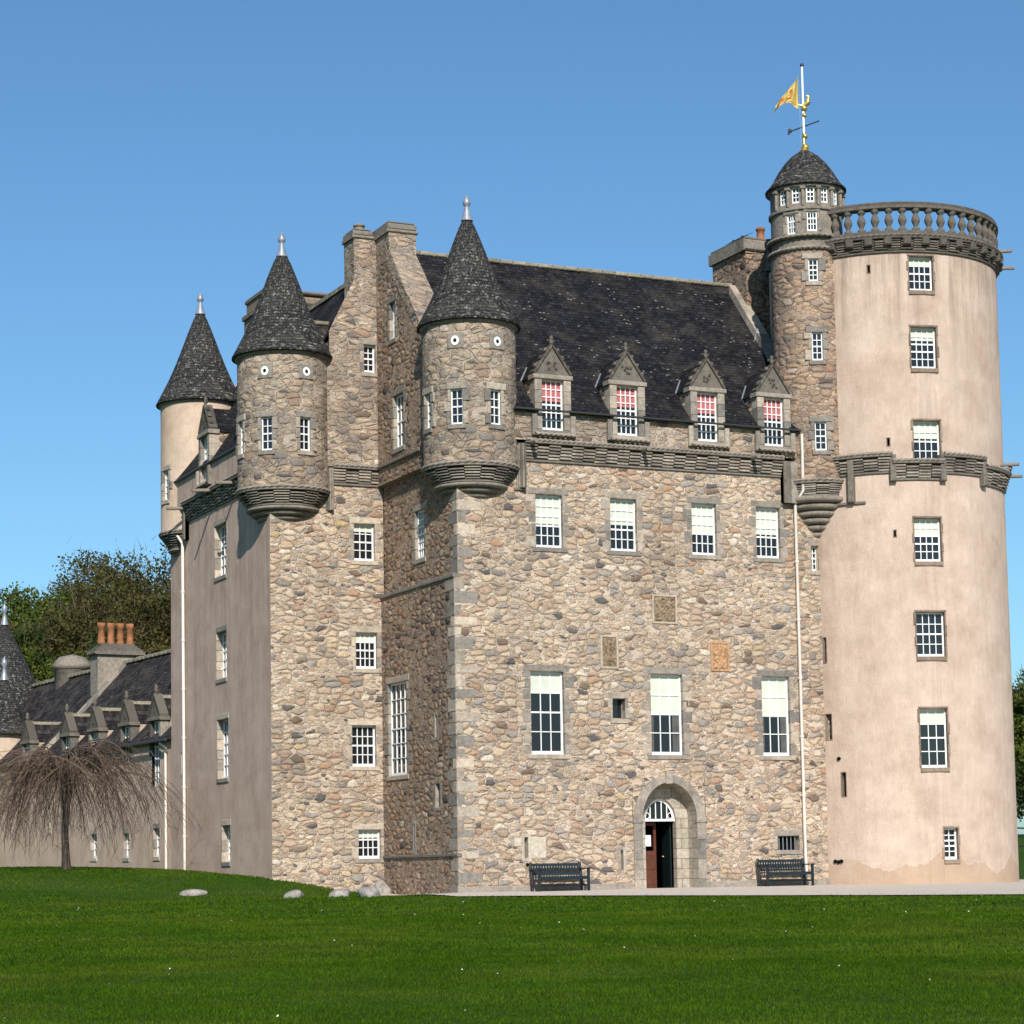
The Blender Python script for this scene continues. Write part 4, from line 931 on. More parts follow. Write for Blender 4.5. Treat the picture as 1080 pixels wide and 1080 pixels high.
# gravel path
g = MB()
OUT = [(-1.55, 3.4), (-1.15, 1.0), (-.85, -1.93), (3.0, -5.15), (7.19, -8.6), (9.75, -13.4), (14, -18), (22, -21), (45, -24)]
INN = [(-.3, 6.2), (.2, 3.5), (.4, .4), (3.5, .4), (7.2, .4), (12.9, .4), (15.5, .8), (20, 2), (45, 6)]
Pm = []; UV = []
for i in range(len(OUT)-1):
    for t in np.linspace(0, 1, 13)[:-1 if i < len(OUT)-2 else None]:
        o_ = (OUT[i][0]*(1-t)+OUT[i+1][0]*t, OUT[i][1]*(1-t)+OUT[i+1][1]*t); n0 = (INN[i][0]*(1-t)+INN[i+1][0]*t, INN[i][1]*(1-t)+INN[i+1][1]*t)
        row = [(o_[0]*(1-v)+n0[0]*v, o_[1]*(1-v)+n0[1]*v) for v in np.linspace(0, 1, 24)]; Pm.append(row); UV.append(row)
A_ = np.array(Pm); ZP = ground(A_[..., 0].ravel(), A_[..., 1].ravel()).reshape(A_.shape[:2])+.035
g.grid([[(A_[i, j, 0], A_[i, j, 1], ZP[i, j]) for j in range(A_.shape[1])] for i in range(A_.shape[0])], UV)
gp = NT('pale gravel'); ob = gp.obj(); a = gp.noise(ob, 45, 3, .7); b = gp.noise(ob, 1.2, 4, .6)
cg = gp.mix(b, (.50, .43, .37), (.60, .53, .46)); cg = gp.mix(1.0, cg, gp.ramp(a, [(.3, (.7, .7, .7)), (.7, (1.15, 1.15, 1.15))]), 'MULTIPLY')
path = g.build('gravel_path', gp.fin(cg, .95, gp.bump(a, .8, .02), .1)); tag(path, kind='structure')

def path_edge_side(x, y):      # >0 on the lawn side of the path edge
    o = np.array(OUT); inside = np.zeros(x.shape, bool); poly = np.array(OUT+INN[::-1]); n = len(poly); j = n-1
    for i in range(n):
        xi, yi = poly[i]; xj, yj = poly[j]
        inside ^= ((yi > y) != (yj > y)) & (x < (xj-xi)*(y-yi)/(yj-yi+1e-12)+xi); j = i
    return ~inside
# grass blades
def sample(n, dmin, dmax):
    d = np.exp(rng.uniform(math.log(dmin), math.log(dmax), n)) ; d = np.sqrt(rng.uniform(dmin**2, dmax**2, n))
    th = rng.uniform(math.radians(24.8-25), math.radians(24.8+25), n)
    return CAM.x+d*np.sin(th), CAM.y+d*np.cos(th), d
def blades(n, dmin, dmax, wd, ht):
    x, y, d = sample(n, dmin, dmax)
    ok = path_edge_side(x, y) & ~((x > -3.6) & (y > 5.8)) & ~((x > 0) & (y > -.2)) & ~((x > -3.8-(y-17)*.09) & (y > 16))
    x, y, d = x[ok], y[ok], d[ok]
    z = ground(x, y)+ (0); n = len(x); cl = .75+.5*np.sin(x*1.3+np.sin(y*.9)*2)*np.sin(y*1.1+1)*.4
    h = ht*rng.uniform(.5, 1.25, n)*cl; w2 = wd*rng.uniform(.7, 1.3, n); a = rng.uniform(0, PI, n); lx, ly = rng.normal(0, .35, n)*h, rng.normal(0, .35, n)*h
    V = np.empty((n, 3, 3)); V[:, 0] = np.stack([x-np.cos(a)*w2, y-np.sin(a)*w2, z-.01], 1); V[:, 1] = np.stack([x+np.cos(a)*w2, y+np.sin(a)*w2, z-.01], 1); V[:, 2] = np.stack([x+lx, y+ly, z+h], 1)
    return V
Vb = np.concatenate([blades(290000, 20, 36, .0095, .05), blades(240000, 34, 52, .017, .055), blades(170000, 50, 84, .03, .065)])
me = bpy.data.meshes.new('grass'); fastmesh(me, Vb.reshape(-1, 3), np.arange(len(Vb)*3).reshape(-1, 3))
gr = bpy.data.objects.new('grass', me); C.objects.link(gr); tag(gr, 'short green spring grass of the lawn', 'grass', kind='stuff')
g = NT('grass blades'); ob = g.obj(); rr = g.n('ShaderNodeNewGeometry', out=8)
col = g.mix(rr, (.024, .068, .003), (.074, .138, .007)); col = g.mix(g.step(g.noise(ob, .9, 5, .7), .60, .74, 0, .55), col, (.16, .15, .05)); col = g.mix(g.step(g.noise(ob, .22, 4, .6), .42, .66, 0, .5), col, (.10, .135, .012)); col = g.mix(1.0, col, g.ramp(g.noise(ob, .55, 5, .7), [(.35, (.72, .74, .7)), (.65, (1.18, 1.14, 1.1))]), 'MULTIPLY')
g.t.links.new(col, g.b.inputs['Base Color']); g.b.inputs['Roughness'].default_value = .8; g.b.inputs['Specular IOR Level'].default_value = .04
tr = g.t.nodes.new('ShaderNodeBsdfTranslucent'); g.t.links.new(col, tr.inputs[0]); mx = g.t.nodes.new('ShaderNodeMixShader'); mx.inputs[0].default_value = .3
g.t.links.new(g.b.outputs[0], mx.inputs[1]); g.t.links.new(tr.outputs[0], mx.inputs[2]); g.t.links.new(mx.outputs[0], g.t.nodes['Material Output'].inputs[0]); me.materials.append(g.m)
# loose stones along the wall foot and path edge
sv = []; sf = []
for k in range(260):
    t = random.random()*(len(OUT)-2.01); i = int(t); u = t-i
    if k % 2: x, y = OUT[i][0]*(1-u)+OUT[i+1][0]*u+random.gauss(.15, .2), OUT[i][1]*(1-u)+OUT[i+1][1]*u+random.gauss(.1, .15)
    else: x, y = random.uniform(.3, 12.3), -.1-abs(random.gauss(0, .12))
    if 6.0 < x < 8.1 and y > -.5: continue
    r_ = random.uniform(.012, .04); z = gz(x, y)+.04; b = len(sv)
    sv += [(x-r_, y, z), (x, y-r_, z), (x+r_, y, z), (x, y+r_, z), (x+r_*.2, y, z+r_*.9)]; sf += [(b, b+1, b+4), (b+1, b+2, b+4), (b+2, b+3, b+4), (b+3, b, b+4)]
me = bpy.data.meshes.new('loose_gravel'); me.from_pydata(sv, [], sf); me.materials.append(M['boulder']); lg = bpy.data.objects.new('loose_gravel', me); C.objects.link(lg); tag(lg, 'loose gravel chips at the wall foot and path edge', 'gravel', kind='stuff')
# daisies
x, y, d = sample(150, 23, 62); ok = path_edge_side(x, y) & ~((x > -4.5) & (y > 3)); x, y, d = x[ok], y[ok], d[ok]; z = ground(x, y)+.055; n = len(x); k6 = np.arange(6)*PI/3
rad = rng.uniform(.006, .013, n)*(.5+d/50)
V = np.stack([x[:, None]+np.cos(k6)*rad[:, None], y[:, None]+np.sin(k6)*rad[:, None], z[:, None]+rng.uniform(-.012, .012, (n, 6))], -1).reshape(-1, 3)
me = bpy.data.meshes.new('daisies'); fastmesh(me, V, np.arange(n*6).reshape(-1, 6)); me.materials.append(M['white'])
dz = bpy.data.objects.new('daisies', me); C.objects.link(dz); tag(dz, 'tiny white daisies scattered over the lawn', 'daisies', kind='stuff')

# ------------------------------------------------------------------ boulders
def boulder(x, y, sx, sy, sz, seed, label, col='boulder'):
    r_ = np.random.default_rng(seed); nz_ = r_.normal(size=(6, 3)); ph = r_.uniform(0, 6, 6); g = MB(); Pm = []; UV = []
    for i in range(13):
        th = PI*i/12; row = []; u_ = []
        for j in range(25):
            p = 2*PI*(j % 24)/24; v = np.array([math.sin(th)*math.cos(p), math.sin(th)*math.sin(p), math.cos(th)])
            k = 1+.13*sum(math.sin(2.2*v@nz_[q]+ph[q]) for q in range(6))/2; v = np.sign(v)*np.abs(v)**.85*k; row.append((v[0]*sx, v[1]*sy, v[2]*sz)); u_.append((j*.1, i*.1))
        Pm.append(row[::-1]); UV.append(u_)
    g.grid(Pm, UV); o = g.build('boulder', col); o.location = (x, y, gz(x, y)+sz*.12); o.rotation_euler = (0, 0, r_.uniform(0, 3)); tag(o, label, 'boulder', 'boulders along the edge of the lawn'); return o
boulder(-6.6, 4.5, .42, .30, .14, 1, 'low flat boulder lying alone in the grass, farthest left of the boulders')
boulder(-4.8, .9, .37, .28, .17, 2, 'brownish boulder in the grass before the corner of the pink flank')
boulder(-3.45, .6, .27, .24, .19, 3, 'small pale pinkish boulder next to the grass bank, left of the pale one')
boulder(-2.75, .1, .38, .30, .24, 4, 'pale rounded boulder where the gravel path begins')
boulder(-.32, 5.3, .26, .2, .34, 8, 'grey upright boulder leaning in the angle of the two walls')

# ------------------------------------------------------------------ benches
def bench(x, y, rz, label):
    root = empty('park_bench', (x, y, gz(x, y)+.035), rz); tag(root, label, 'bench', 'dark benches on the gravel against the castle front')
    L = 1.62
    g = MB()
    for k in range(5): wbox(g, -L/2+.03, L/2-.03, -.22+k*.092, -.22+k*.092+.075, .41, .435, .5, .006)
    wbox(g, -L/2, L/2, -.27, -.235, .34, .43, .5, .006); g.build('seat', 'bench', root)
    g = MB()
    def bp(z): return .24+(z-.42)*.18
    for z0, z1 in ((.74, .82), (.47, .53)):
        a, b = bp(z0), bp(z1)
        g2 = [(-L/2, a-.02, z0), (L/2, a-.02, z0), (L/2, a+.02, z0), (-L/2, a+.02, z0), (-L/2, b-.02, z1), (L/2, b-.02, z1), (L/2, b+.02, z1), (-L/2, b+.02, z1)]
        for f_ in ((0, 1, 5, 4), (1, 2, 6, 5), (2, 3, 7, 6), (3, 0, 4, 7), (4, 5, 6, 7), (3, 2, 1, 0)): g.face([g2[i] for i in f_], [(0, 0)]*4)
    n = 17
    for k in range(n):
        xx = -L/2+.09+(L-.18)*k/(n-1); a, b = bp(.53), bp(.74); w2 = .024
        g2 = [(xx-w2, a-.01, .53), (xx+w2, a-.01, .53), (xx+w2, a+.01, .53), (xx-w2, a+.01, .53), (xx-w2, b-.01, .74), (xx+w2, b-.01, .74), (xx+w2, b+.01, .74), (xx-w2, b+.01, .74)]
        for f_ in ((0, 1, 5, 4), (1, 2, 6, 5), (2, 3, 7, 6), (3, 0, 4, 7)): g.face([g2[i] for i in f_], [(0, 0)]*4)
    g.build('backrest', 'bench', root)
    for sx in (-1, 1):
        xx = sx*(L/2-.0)
        g = MB(); wbox(g, xx-.035, xx+.035, -.29, -.225, 0, .64, .5, .006); g.build('leg', 'bench', root)
        g = MB(); tube(g, [(xx, .20, 0), (xx, .24, .42), (xx, .325, .85)], .042, 4); g.build('leg', 'bench', root)
        g = MB(); wbox(g, xx-.045, xx+.045, -.34, .27, .64, .675, .5, .008); g.build('armrest', 'bench', root)
        g = MB(); wbox(g, xx-.022, xx+.022, -.22, .2, .14, .19, .5, .006); g.build('stretcher', 'bench', root)
    g = MB(); wbox(g, -L/2, L/2, -.02, .03, .14, .185, .5, .006); g.build('stretcher', 'bench', root)
bench(3.05, -.52, 0, 'dark teal slatted bench on the gravel left of the arched door, nearest the castle corner')
bench(10.82, -.52, 0, 'dark teal slatted bench right of the arched door, under the small barred window')

# ------------------------------------------------------------------ low service range at the left
low = empty('service_range', (0, 0, 0)); tag(low, 'low harled range with slate roof and dormers behind the weeping tree', 'building')
castle_keep = castle; castle = low
al = math.radians(4.8); LR = Flat((-3.6, 17.2), (math.sin(al), -math.cos(al)))
D1 = [(-1.55, 3.9), (-4.65, 4.85), (-8.15, 4.95), (-11.5, 4.95), (-16.6, 4.95)]
hl = [(s-.40, s+.40, z, 5.6) for s, z in D1]+[(-1.80, -1.20, 1.35, 2.35), (-4.95, -4.35, 1.35, 2.25), (-8.6, -7.9, 1.4, 2.3), (-13.6, -13.4, 2.5, 2.95)]
g = MB(); wall(g, LR, -30, .5, -.2, 5.6, hl); wall(g, LR.sh(-7.5), -30, .5, -.2, 5.6); g.build('range_wall', 'harl_low', low)
g = MB()
def rq(s0, s1): roofquad(g, LR.P(s0, .2, 5.5), LR.P(s1, .2, 5.5), LR.P(s1, -3.7, 9.6), LR.P(s0, -3.7, 9.6)); roofquad(g, LR.P(s1, -7.6, 5.5), LR.P(s0, -7.6, 5.5), LR.P(s0, -3.7, 9.6), LR.P(s1, -3.7, 9.6))
rq(-30, .4); lr_ = g.build('roof', 'slate_low', low)
g = MB()
for k in range(60): mbox(g, LR, -29.8+k*.5, -29.8+k*.5+.49, -3.85, -3.55, 9.55, 9.70+random.uniform(-.01, .02), ch=.03)
g.build('ridge_stones', 'ridge', lr_)
g = MB(); tube(g, [LR.P(-30, .3, 5.48), LR.P(.2, .3, 5.48)], .06, 6); g.build('gutter', 'iron', low)
g = MB(); tube(g, [LR.P(-.55, .25, 5.4), LR.P(-.4, .08, 5.2), LR.P(-.35, .08, .7)], .05, 8); g.build('downpipe', 'pipe', low)
for s, z in D1:
    g = MB(); a, b = s-.4, s+.4
    for x0, x1 in ((a-.2, a), (b, b+.2)): mbox(g, LR, x0, x1, -.3, .04, max(z, 5.0), 6.25, ch=.01)
    mbox(g, LR, a-.28, b+.28, -.3, .10, 6.25, 6.38, .3, .02); o = g.build('dormer', 'dressed_dark', low)
    g = MB(); A, B, T = (a-.22, 6.38), (b+.22, 6.38), (s, 7.15)
    for k0, k1 in (((A, T), -1), ((T, B), 1)):
        c = [k0[0], k0[1], (k0[1][0], k0[1][1]+.1), (k0[0][0]+k1*0, k0[0][1]+.1)]
        F1 = [LR.P(x, .09, y) for x, y in c]; F0 = [LR.P(x, -.25, y) for x, y in c]; g.face(F1, c, .2)
        for q in range(4): g.face([F1[q], F1[(q+1) % 4], F0[(q+1) % 4], F0[q]], [c[q]]*4, .3)
    g.face([LR.P(x, .03, y) for x, y in (A, B, T)], [A, B, T], .5); ft = LR.P(s, -.02, 7.1); revolve(g, ft[:2], [(.06, 7.1), (.05, 7.3), (.11, 7.36), (.06, 7.44), (.08, 7.5), (0, 7.6)], 8)
    mbox(g, LR, s-.05, s+.05, .03, .06, 6.55, 6.75, .1, .01); g.build('pediment', 'dressed_black', o)
    g = MB(); L1, R1, TT = (a-.24, 6.33), (b+.24, 6.33), (s, 7.12)
    g.face([LR.P(L1[0], -.2, L1[1]), LR.P(TT[0], -.2, TT[1]), LR.P(TT[0], -1.7, TT[1]), LR.P(L1[0], -.9, L1[1])][::-1], [(0, 0), (0, .9), (1.5, .9), (.7, 0)]); g.face([LR.P(R1[0], -.2, R1[1]), LR.P(TT[0], -.2, TT[1]), LR.P(TT[0], -1.7, TT[1]), LR.P(R1[0], -.9, R1[1])], [(0, 0), (0, .9), (1.5, .9), (.7, 0)])
    g.build('dormer_roof', 'slate_low', o)
    for c0, c1 in ((a-.19, a-.05), (b+.05, b+.19)): g = MB(); mbox(g, LR, c0, c1, -1.0, -.3, 5.2, 6.33); g.build('dormer_cheek', 'harl_low', o)
    g = MB(); mbox(g, LR, s-.07, s+.07, -1.75, -.2, 7.08, 7.2, .8, .02); g.build('ridge_stones', 'ridge', o)
    window(LR, a, b, z, 6.25, 3, 5, rec=.14, surr=False)
for h in hl[5:8]: window(LR, h[0], h[1], h[2], h[3], 2, 3, rec=.16, wdt=.06, sur='dressed')
slit(LR, *hl[8], 'dressed')
g = MB(); mbox(g, LR, -15.7, -14.8, -4.35, -2.45, 6.8, 9.95); ch = g.build('chimney_stack', 'dressed_dark', low)
g = MB(); mbox(g, LR, -15.85, -14.65, -4.5, -2.3, 9.95, 10.1, .3, .04)
for k in range(4): mbox(g, LR, -15.78+k*.06, -14.72-k*.06, -4.42+k*.1, -2.38-k*.1, 10.1+k*.08, 10.19+k*.08, .2, .02)
g.build('chimney_cope', 'dressed_dark', ch)
for k in range(4):
    p = LR.P(-15.25, -4.03+k*.42, 0); pot(p[0], p[1], 10.4, .92, .15, 'terracotta_old', ch)
g = MB()
for k in range(8):
    t0, t1 = k/8, (k+.97)/8; o0, o1 = -3.7+3.6*t0, -3.7+3.6*t1; z0, z1 = 9.6-3.78*t0, 9.6-3.78*t1
    a = [LR.P(-14.78, o0, z0-.2), LR.P(-14.48, o0, z0-.2), LR.P(-14.48, o1, z1-.2), LR.P(-14.78, o1, z1-.2)]; b = [(x, y, z+.34) for x, y, z in a]
    for f_ in ((0, 1, 5, 4), (1, 2, 6, 5), (2, 3, 7, 6), (3, 0, 4, 7), (4, 5, 6, 7)): g.face([(a+b)[i] for i in f_], [(0, 0), (.3, 0), (.3, .4), (0, .4)], random.random())
g.build('roof_skew', 'dressed_grey', low)
def stub(px, d, r, z0, z1, mat):
    th = math.radians(24.8)+math.atan((px-540)/2420); x, y = CAM.x+d*math.sin(th), CAM.y+d*math.cos(th); g = MB(); revolve(g, (x, y), [(r, z0), (r, z1), (r+.12, z1+.05), (r+.12, z1+.18), (r-.2, z1+.55), (0, z1+.7)], 24); return x, y, g
x, y, g = stub(74, 105, .80, 6, 10.0, None); g.build('harled_stack', 'dressed_dark', low)
def conetower(x, y, R, zw_, zt_, fin, lab=None):
    Cm = Cyl((x, y), R, 10); g = MB(); wall(g, Cm, Cm.deg(-270), Cm.deg(90), -.2, zw_); t = g.build('tower', 'harl_peach', low)
    g = MB(); H = zt_-zw_; revolve(g, (x, y), [(R-.1, zw_), (R+.2, zw_-.05), (R+.2, zw_+.02)]+[((R+.05)*(1-u)**.92+.1*u, zw_+.15+(H-.15)*u) for u in np.linspace(0, 1, 9)], 48, uvR=R); g.build('tower_roof', 'slate_cone', t)
    g = MB(); z = zt_-.05; revolve(g, (x, y), [(.2, z), (.12, z+.3), (.07, z+.55), (.14, z+.68), (.12, z+.85), (0, z+1.05)], 12); g.build('finial', 'lead', t)
th = math.radians(24.8)+math.atan((2-540)/2420); conetower(CAM.x+103*math.sin(th), CAM.y+103*math.cos(th), 1.05, 6.95, 9.4, 1)
conetower(CAM.x+110*math.sin(th), CAM.y+110*math.cos(th), 2.5, 7.2, 12.6, 1)
g = MB(); roofquad(g, (-22, 44.0, 6.4), (0, 44.0, 6.4), (0, 48.5, 10.0), (-22, 48.5, 10.0)); roofquad(g, (0, 53, 6.4), (-22, 53, 6.4), (-22, 48.5, 10.0), (0, 48.5, 10.0)); g.build('roof', 'slate_low', low)
g = MB(); wall(g, Flat((0, 44.3), (1, 0)), -22, 0, 0, 6.5); g.build('range_wall', 'harl_low', low)
castle = castle_keep

# ------------------------------------------------------------------ trees
def leaf_mat(name, a, b, tl=.35):
    g = NT(name); rr = g.n('ShaderNodeNewGeometry', out=8); col = g.mix(rr, a, b)
    g.t.links.new(col, g.b.inputs['Base Color']); g.b.inputs['Roughness'].default_value = .7; g.b.inputs['Specular IOR Level'].default_value = .2
    tr = g.t.nodes.new('ShaderNodeBsdfTranslucent'); g.t.links.new(col, tr.inputs[0]); mx = g.t.nodes.new('ShaderNodeMixShader'); mx.inputs[0].default_value = tl
    g.t.links.new(g.b.outputs[0], mx.inputs[1]); g.t.links.new(tr.outputs[0], mx.inputs[2]); g.t.links.new(mx.outputs[0], g.t.nodes['Material Output'].inputs[0]); return g.m
M['leaf_green'] = leaf_mat('fresh green leaves', (.045, .072, .010), (.125, .15, .022)); M['leaf_olive'] = leaf_mat('olive buds', (.050, .052, .012), (.12, .10, .028)); M['leaf_dark'] = leaf_mat('dark evergreen leaves', (.018, .036, .008), (.055, .08, .015))
M['twig'] = leaf_mat('bare brown twigs', (.065, .044, .032), (.16, .11, .078), .1); M['bark'] = mat_plain('grey brown bark', (.09, .07, .055), .95, .1, 0, .4, 6, .03)
def tree(x, y, h, r, leafm, nleaf, twigf, label, seed, lean=0, lsize=.12, low_=.28, name='broadleaf_tree', z0=None):
    R_ = np.random.default_rng(seed); rd = random.Random(seed); z0 = gz(x, y) if z0 is None else z0
    root = empty(name, (x, y, z0)); tag(root, label, 'tree', 'trees beyond the castle')
    g = MB(); ends = []
    def limb(p, d, L, rad, lev):
        pts = [p.copy()]; q = p.copy(); dd = d.copy(); n = 5
        for i in range(n): dd = (dd+Vector((rd.gauss(0, .16), rd.gauss(0, .16), rd.gauss(.03, .08)))).normalized(); q = q+dd*(L/n); pts.append(q.copy())
        tube(g, pts, [rad*(1-.55*i/n) for i in range(n+1)], 7 if lev < 2 else 4, cap=False)
        if lev >= 3: ends.append(pts[-1]); ends.append(pts[-3]); return
        nb = 4 if lev else 6
        for k in range(nb):
            t = pts[rd.randint(2, n)]; az = rd.uniform(0, 2*PI); el = rd.uniform(.15, .95)
            nd = Vector((math.cos(az)*math.cos(el), math.sin(az)*math.cos(el), math.sin(el)))*(1.0)+dd*.5
            limb(t, nd.normalized(), L*rd.uniform(.55, .78), rad*.5, lev+1)
    limb(Vector((0, 0, -.3)), Vector((lean, 0, 1)).normalized(), h*.42, h*.028, 0)
    g.build('trunk', 'bark', root)
    E = np.array([tuple(e) for e in ends]); ctr = np.array([lean*h*.4, 0, h*(low_+1)/2]); hr = h*(1-low_)/2
    q = (E-ctr)/np.array([r, r, hr]); nn = np.linalg.norm(q, axis=1); E = ctr+(q/np.maximum(nn, .95)[:, None])*np.array([r, r, hr])
    extra = R_.normal(size=(190, 3)); extra /= np.linalg.norm(extra, axis=1)[:, None]; extra = ctr+extra*np.array([r, r, hr])*R_.uniform(.35, .97, (190, 1))**.8*(1+.13*np.sin(extra[:, :1]*5+seed)); E = np.concatenate([E, extra])
    E = E[E[:, 2] > h*low_*.8]
    sz = R_.uniform(.045, .11, len(E))*h
    def scatter(n, flat):
        i = R_.integers(0, len(E), n); off = R_.normal(size=(n, 3)); off /= np.linalg.norm(off, axis=1)[:, None]; off *= (R_.uniform(0, 1, (n, 1))**.45); off[:, 2] *= flat
        return E[i]+off*sz[i][:, None]*.95
    p = scatter(nleaf, .7); n = len(p); a = R_.normal(size=(n, 3)); a /= np.linalg.norm(a, axis=1)[:, None]; b = np.cross(a, R_.normal(size=(n, 3))); b /= np.linalg.norm(b, axis=1)[:, None]; s_ = lsize*R_.uniform(.5, 1.2, (n, 1))
    V = np.stack([p-a*s_, p+b*s_*.6, p+a*s_, p-b*s_*.6], 1).reshape(-1, 3); me = bpy.data.meshes.new('crown'); fastmesh(me, V, np.arange(n*4).reshape(-1, 4)); me.materials.append(M[leafm]); o = bpy.data.objects.new('crown', me); C.objects.link(o); o.parent = root
    if twigf:
        n = int(nleaf*twigf); p = scatter(n, 1.0); d = p-ctr; d /= np.linalg.norm(d, axis=1)[:, None]+1e-6; d = d+R_.normal(0, .5, (n, 3)); d[:, 2] += .5; d /= np.linalg.norm(d, axis=1)[:, None]; s_ = R_.uniform(.35, .95, (n, 1)); w2 = np.cross(d, R_.normal(size=(n, 3))); w2 /= np.linalg.norm(w2, axis=1)[:, None]
        V = np.stack([p-w2*.022, p+w2*.022, p+d*s_], 1).reshape(-1, 3); me = bpy.data.meshes.new('twigs'); fastmesh(me, V, np.arange(n*3).reshape(-1, 3)); me.materials.append(M['twig']); o = bpy.data.objects.new('twigs', me); C.objects.link(o); o.parent = root
    return root
def at(px, d):
    th = math.radians(24.8)+math.atan((px-540)/2420); return CAM.x+d*math.sin(th), CAM.y+d*math.cos(th)
T = [(-25, 128, 16.5, 5.0, 'leaf_green', 15000, .1, 'fresh green broadleaf tree farthest left behind the cone roofed tower', 11),
     (30, 134, 17.0, 4.6, 'leaf_green', 15000, .15, 'yellow green tree rising above the low slate roof', 12),
     (78, 122, 15.6, 4.4, 'leaf_olive', 8000, .9, 'reddish brown budding tree behind the terracotta chimney pots', 13),
     (100, 140, 18.9, 5.6, 'leaf_olive', 13000, .5, 'tall olive brown tree with leafy top behind the chimney pots', 14),
     (150, 136, 19.6, 6.0, 'leaf_olive', 10000, 1.0, 'tall half bare tree close to the pink flank of the castle', 15),
     (130, 118, 12.5, 4.6, 'leaf_dark', 13000, .1, 'lower dark green tree under the tall half bare tree', 16),
     (60, 116, 12.2, 4.6, 'leaf_green', 12000, .15, 'lower mid green tree behind the harled chimney stub', 17),
     (190, 128, 17.5, 5.2, 'leaf_olive', 9000, .8, 'brown tree mostly hidden behind the pink flank', 18),
     (-5, 118, 12.6, 4.5, 'leaf_dark', 10000, .2, 'dark green tree low behind the cone roofed tower', 19),
     (1106, 128, 8.4, 3.4, 'leaf_green', 9000, .2, 'bright green tree at the right edge beyond the round tower', 21),
     (1090, 150, 10.2, 3.0, 'leaf_olive', 5000, 1.2, 'bare topped tree at the right edge standing behind the green one', 22)]
T += [(1200, 135, 11, 5, 'leaf_green', 3000, .1, 'round green tree outside the frame at the right', 41), (1330, 140, 12, 5.5, 'leaf_dark', 3000, .1, 'dark tree outside the frame at the right', 42),
      (1480, 138, 11, 5.5, 'leaf_olive', 2500, .3, 'olive tree outside the frame at the right', 43), (-140, 130, 15, 6, 'leaf_green', 3000, .1, 'green tree outside the frame at the left', 44), (-260, 135, 15, 6, 'leaf_olive', 2500, .3, 'olive tree outside the frame at the left', 45)]
for px, d, h, r, lm, nl, tf, lab, sd_ in T:
    x, y = at(px, d)
    tree(x, y, h*(.92 if px < 1000 else 1), r*1.12, lm, int(nl*(8.5 if lm == 'leaf_olive' else 4.5)), tf*.08, lab, sd_, low_=.22 if px < 1000 else .3)
for px, d, h, lab, sd_ in ((1092, 120, 4.6, 'dark shrub at the right edge under the green tree', 31), (1112, 124, 4.2, 'dark shrub farther right beside the first one', 32)):
    x, y = at(px, d); tree(x, y, h, 2.6, 'leaf_dark', 9000, 0, lab, sd_, low_=.02, name='evergreen_shrub')

# rail fence far right
x0, y0 = at(1060, 100); x1, y1 = at(1180, 96); fn = empty('rail_fence', (x0, y0, 0)); tag(fn, 'dark rail fence across the grass at the right edge', 'fence')
g = MB()
for h in (.35, .75, 1.1): tube(g, [(x0+(x1-x0)*t-x0, y0+(y1-y0)*t-y0, gz(x0+(x1-x0)*t, y0+(y1-y0)*t)+h) for t in np.linspace(0, 1, 9)], .035, 5)
g.build('rail', 'iron', fn)
for t in np.linspace(0, 1, 5):
    xx, yy = x0+(x1-x0)*t, y0+(y1-y0)*t; g = MB(); z = gz(xx, yy); tube(g, [(xx-x0, yy-y0, z-.1), (xx-x0, yy-y0, z+1.2)], .06, 5); g.build('post', 'iron', fn)

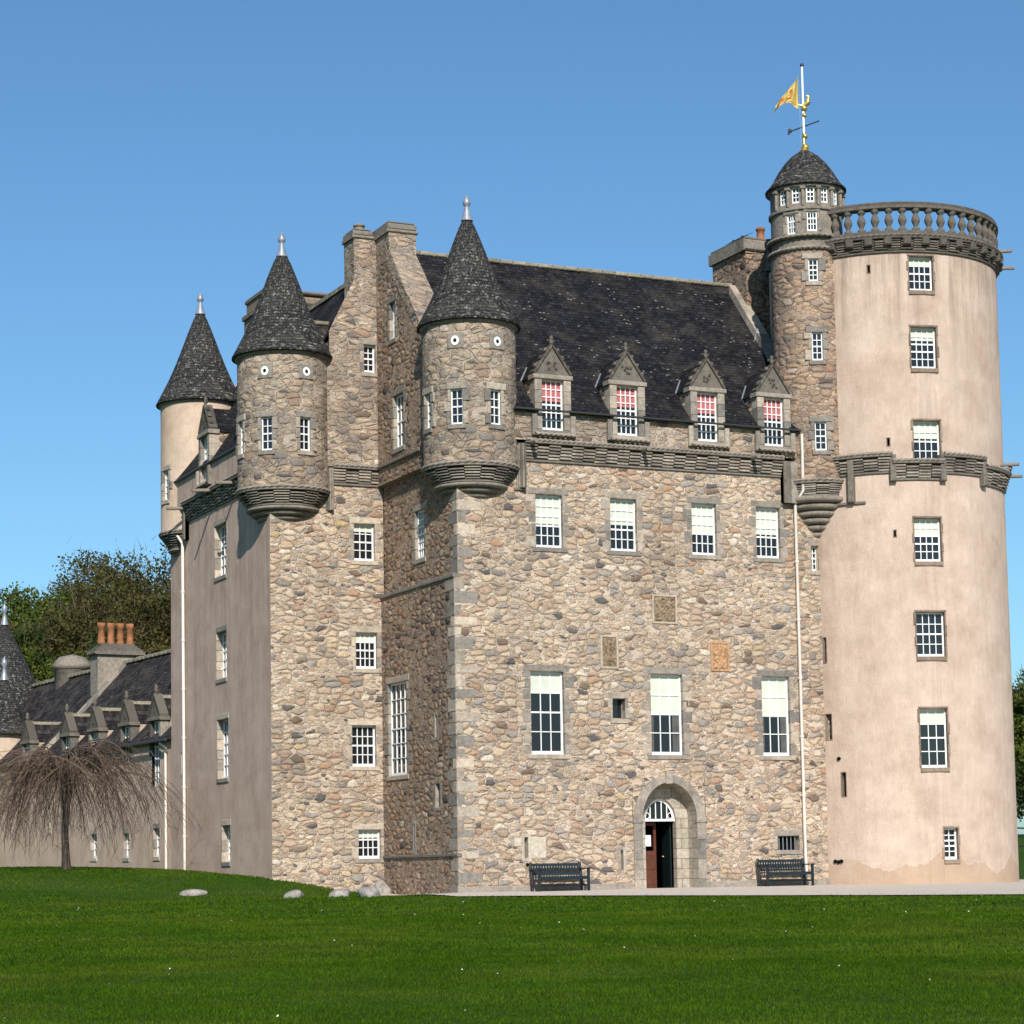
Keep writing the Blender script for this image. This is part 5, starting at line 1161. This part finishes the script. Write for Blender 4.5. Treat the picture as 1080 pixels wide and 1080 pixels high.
# weeping tree
wx, wy = -8.55, 12.6; wz = gz(wx, wy); root = empty('weeping_tree', (wx, wy, wz)); tag(root, 'bare brown weeping tree on the lawn before the low range', 'tree')
rd = random.Random(5); g = MB()
tube(g, [(.06, 0, -.1), (.03, 0, .5), (0, 0, 1.2), (.05, 0, 2.0), (.08, 0, 2.35)], [.17, .135, .12, .125, .12], 10)
tw = MB(); starts = []
for k in range(15):
    az = 2*PI*k/15+rd.uniform(-.2, .2); L = rd.uniform(.7, 1.7); top = 4.35-.45*L+rd.uniform(-.15, .2); pts = [Vector((.06, 0, rd.uniform(1.9, 2.4)))]
    for i in range(1, 9):
        t = i/8; pts.append(Vector((.06+math.cos(az)*L*t**1.3+rd.gauss(0, .06), math.sin(az)*L*t**1.3+rd.gauss(0, .06), pts[0].z+(top-pts[0].z)*math.sin(min(1, t*1.15)*PI/2)-.35*max(0, t-.8)**1.2*5)))
    tube(g, pts, [.075*(1-.8*i/8) for i in range(9)], 6); starts += [(p, az) for p in pts[3:]]
g.build('trunk', 'bark', root)
def twig(p, d, L, r, n=9, g_=.20):
    q = Vector(p); pts = [q.copy()]; dd = Vector(d)
    for i in range(n): dd = (dd+Vector((rd.gauss(0, .10), rd.gauss(0, .10), -g_))).normalized(); q = q+dd*L/n; pts.append(q.copy())
    zc_ = rd.uniform(.15, 1.3)
    while len(pts) > 3 and pts[-1].z < zc_: pts.pop()
    n = len(pts)-1
    tube(tw, pts, [r*(1-.6*i/n) for i in range(n+1)], 3, cap=False); return pts
for k in range(400):
    p, az = rd.choice(starts); a = az+rd.gauss(0, .7); far = rd.random()**.6; L = rd.uniform(1.8, 4.6)
    pts = twig(p+Vector((rd.gauss(0, .12), rd.gauss(0, .12), rd.gauss(0, .08))), (math.cos(a)*1.0, math.sin(a)*1.0, rd.uniform(-.5, .6)), L, .013, g_=rd.uniform(.16, .36))
    for _ in range(3):
        s_ = pts[rd.randint(1, len(pts)-1)]; a2 = rd.uniform(0, 2*PI); twig(s_, (math.cos(a2)*.6, math.sin(a2)*.6, rd.uniform(-.6, .2)), rd.uniform(.4, 1.3), .008, 6, .25)
for k, (az, L) in enumerate(((-.35, 3.6), (-.7, 3.9), (3.0, 3.4), (3.5, 3.6), (-.15, 3.2))): pts = twig((math.cos(az)*1.6, math.sin(az)*1.6, 3.1), (math.cos(az)*1.2, math.sin(az)*1.2, .25), L, .016, 12, .13)
tw.build('crown', 'twig', root)
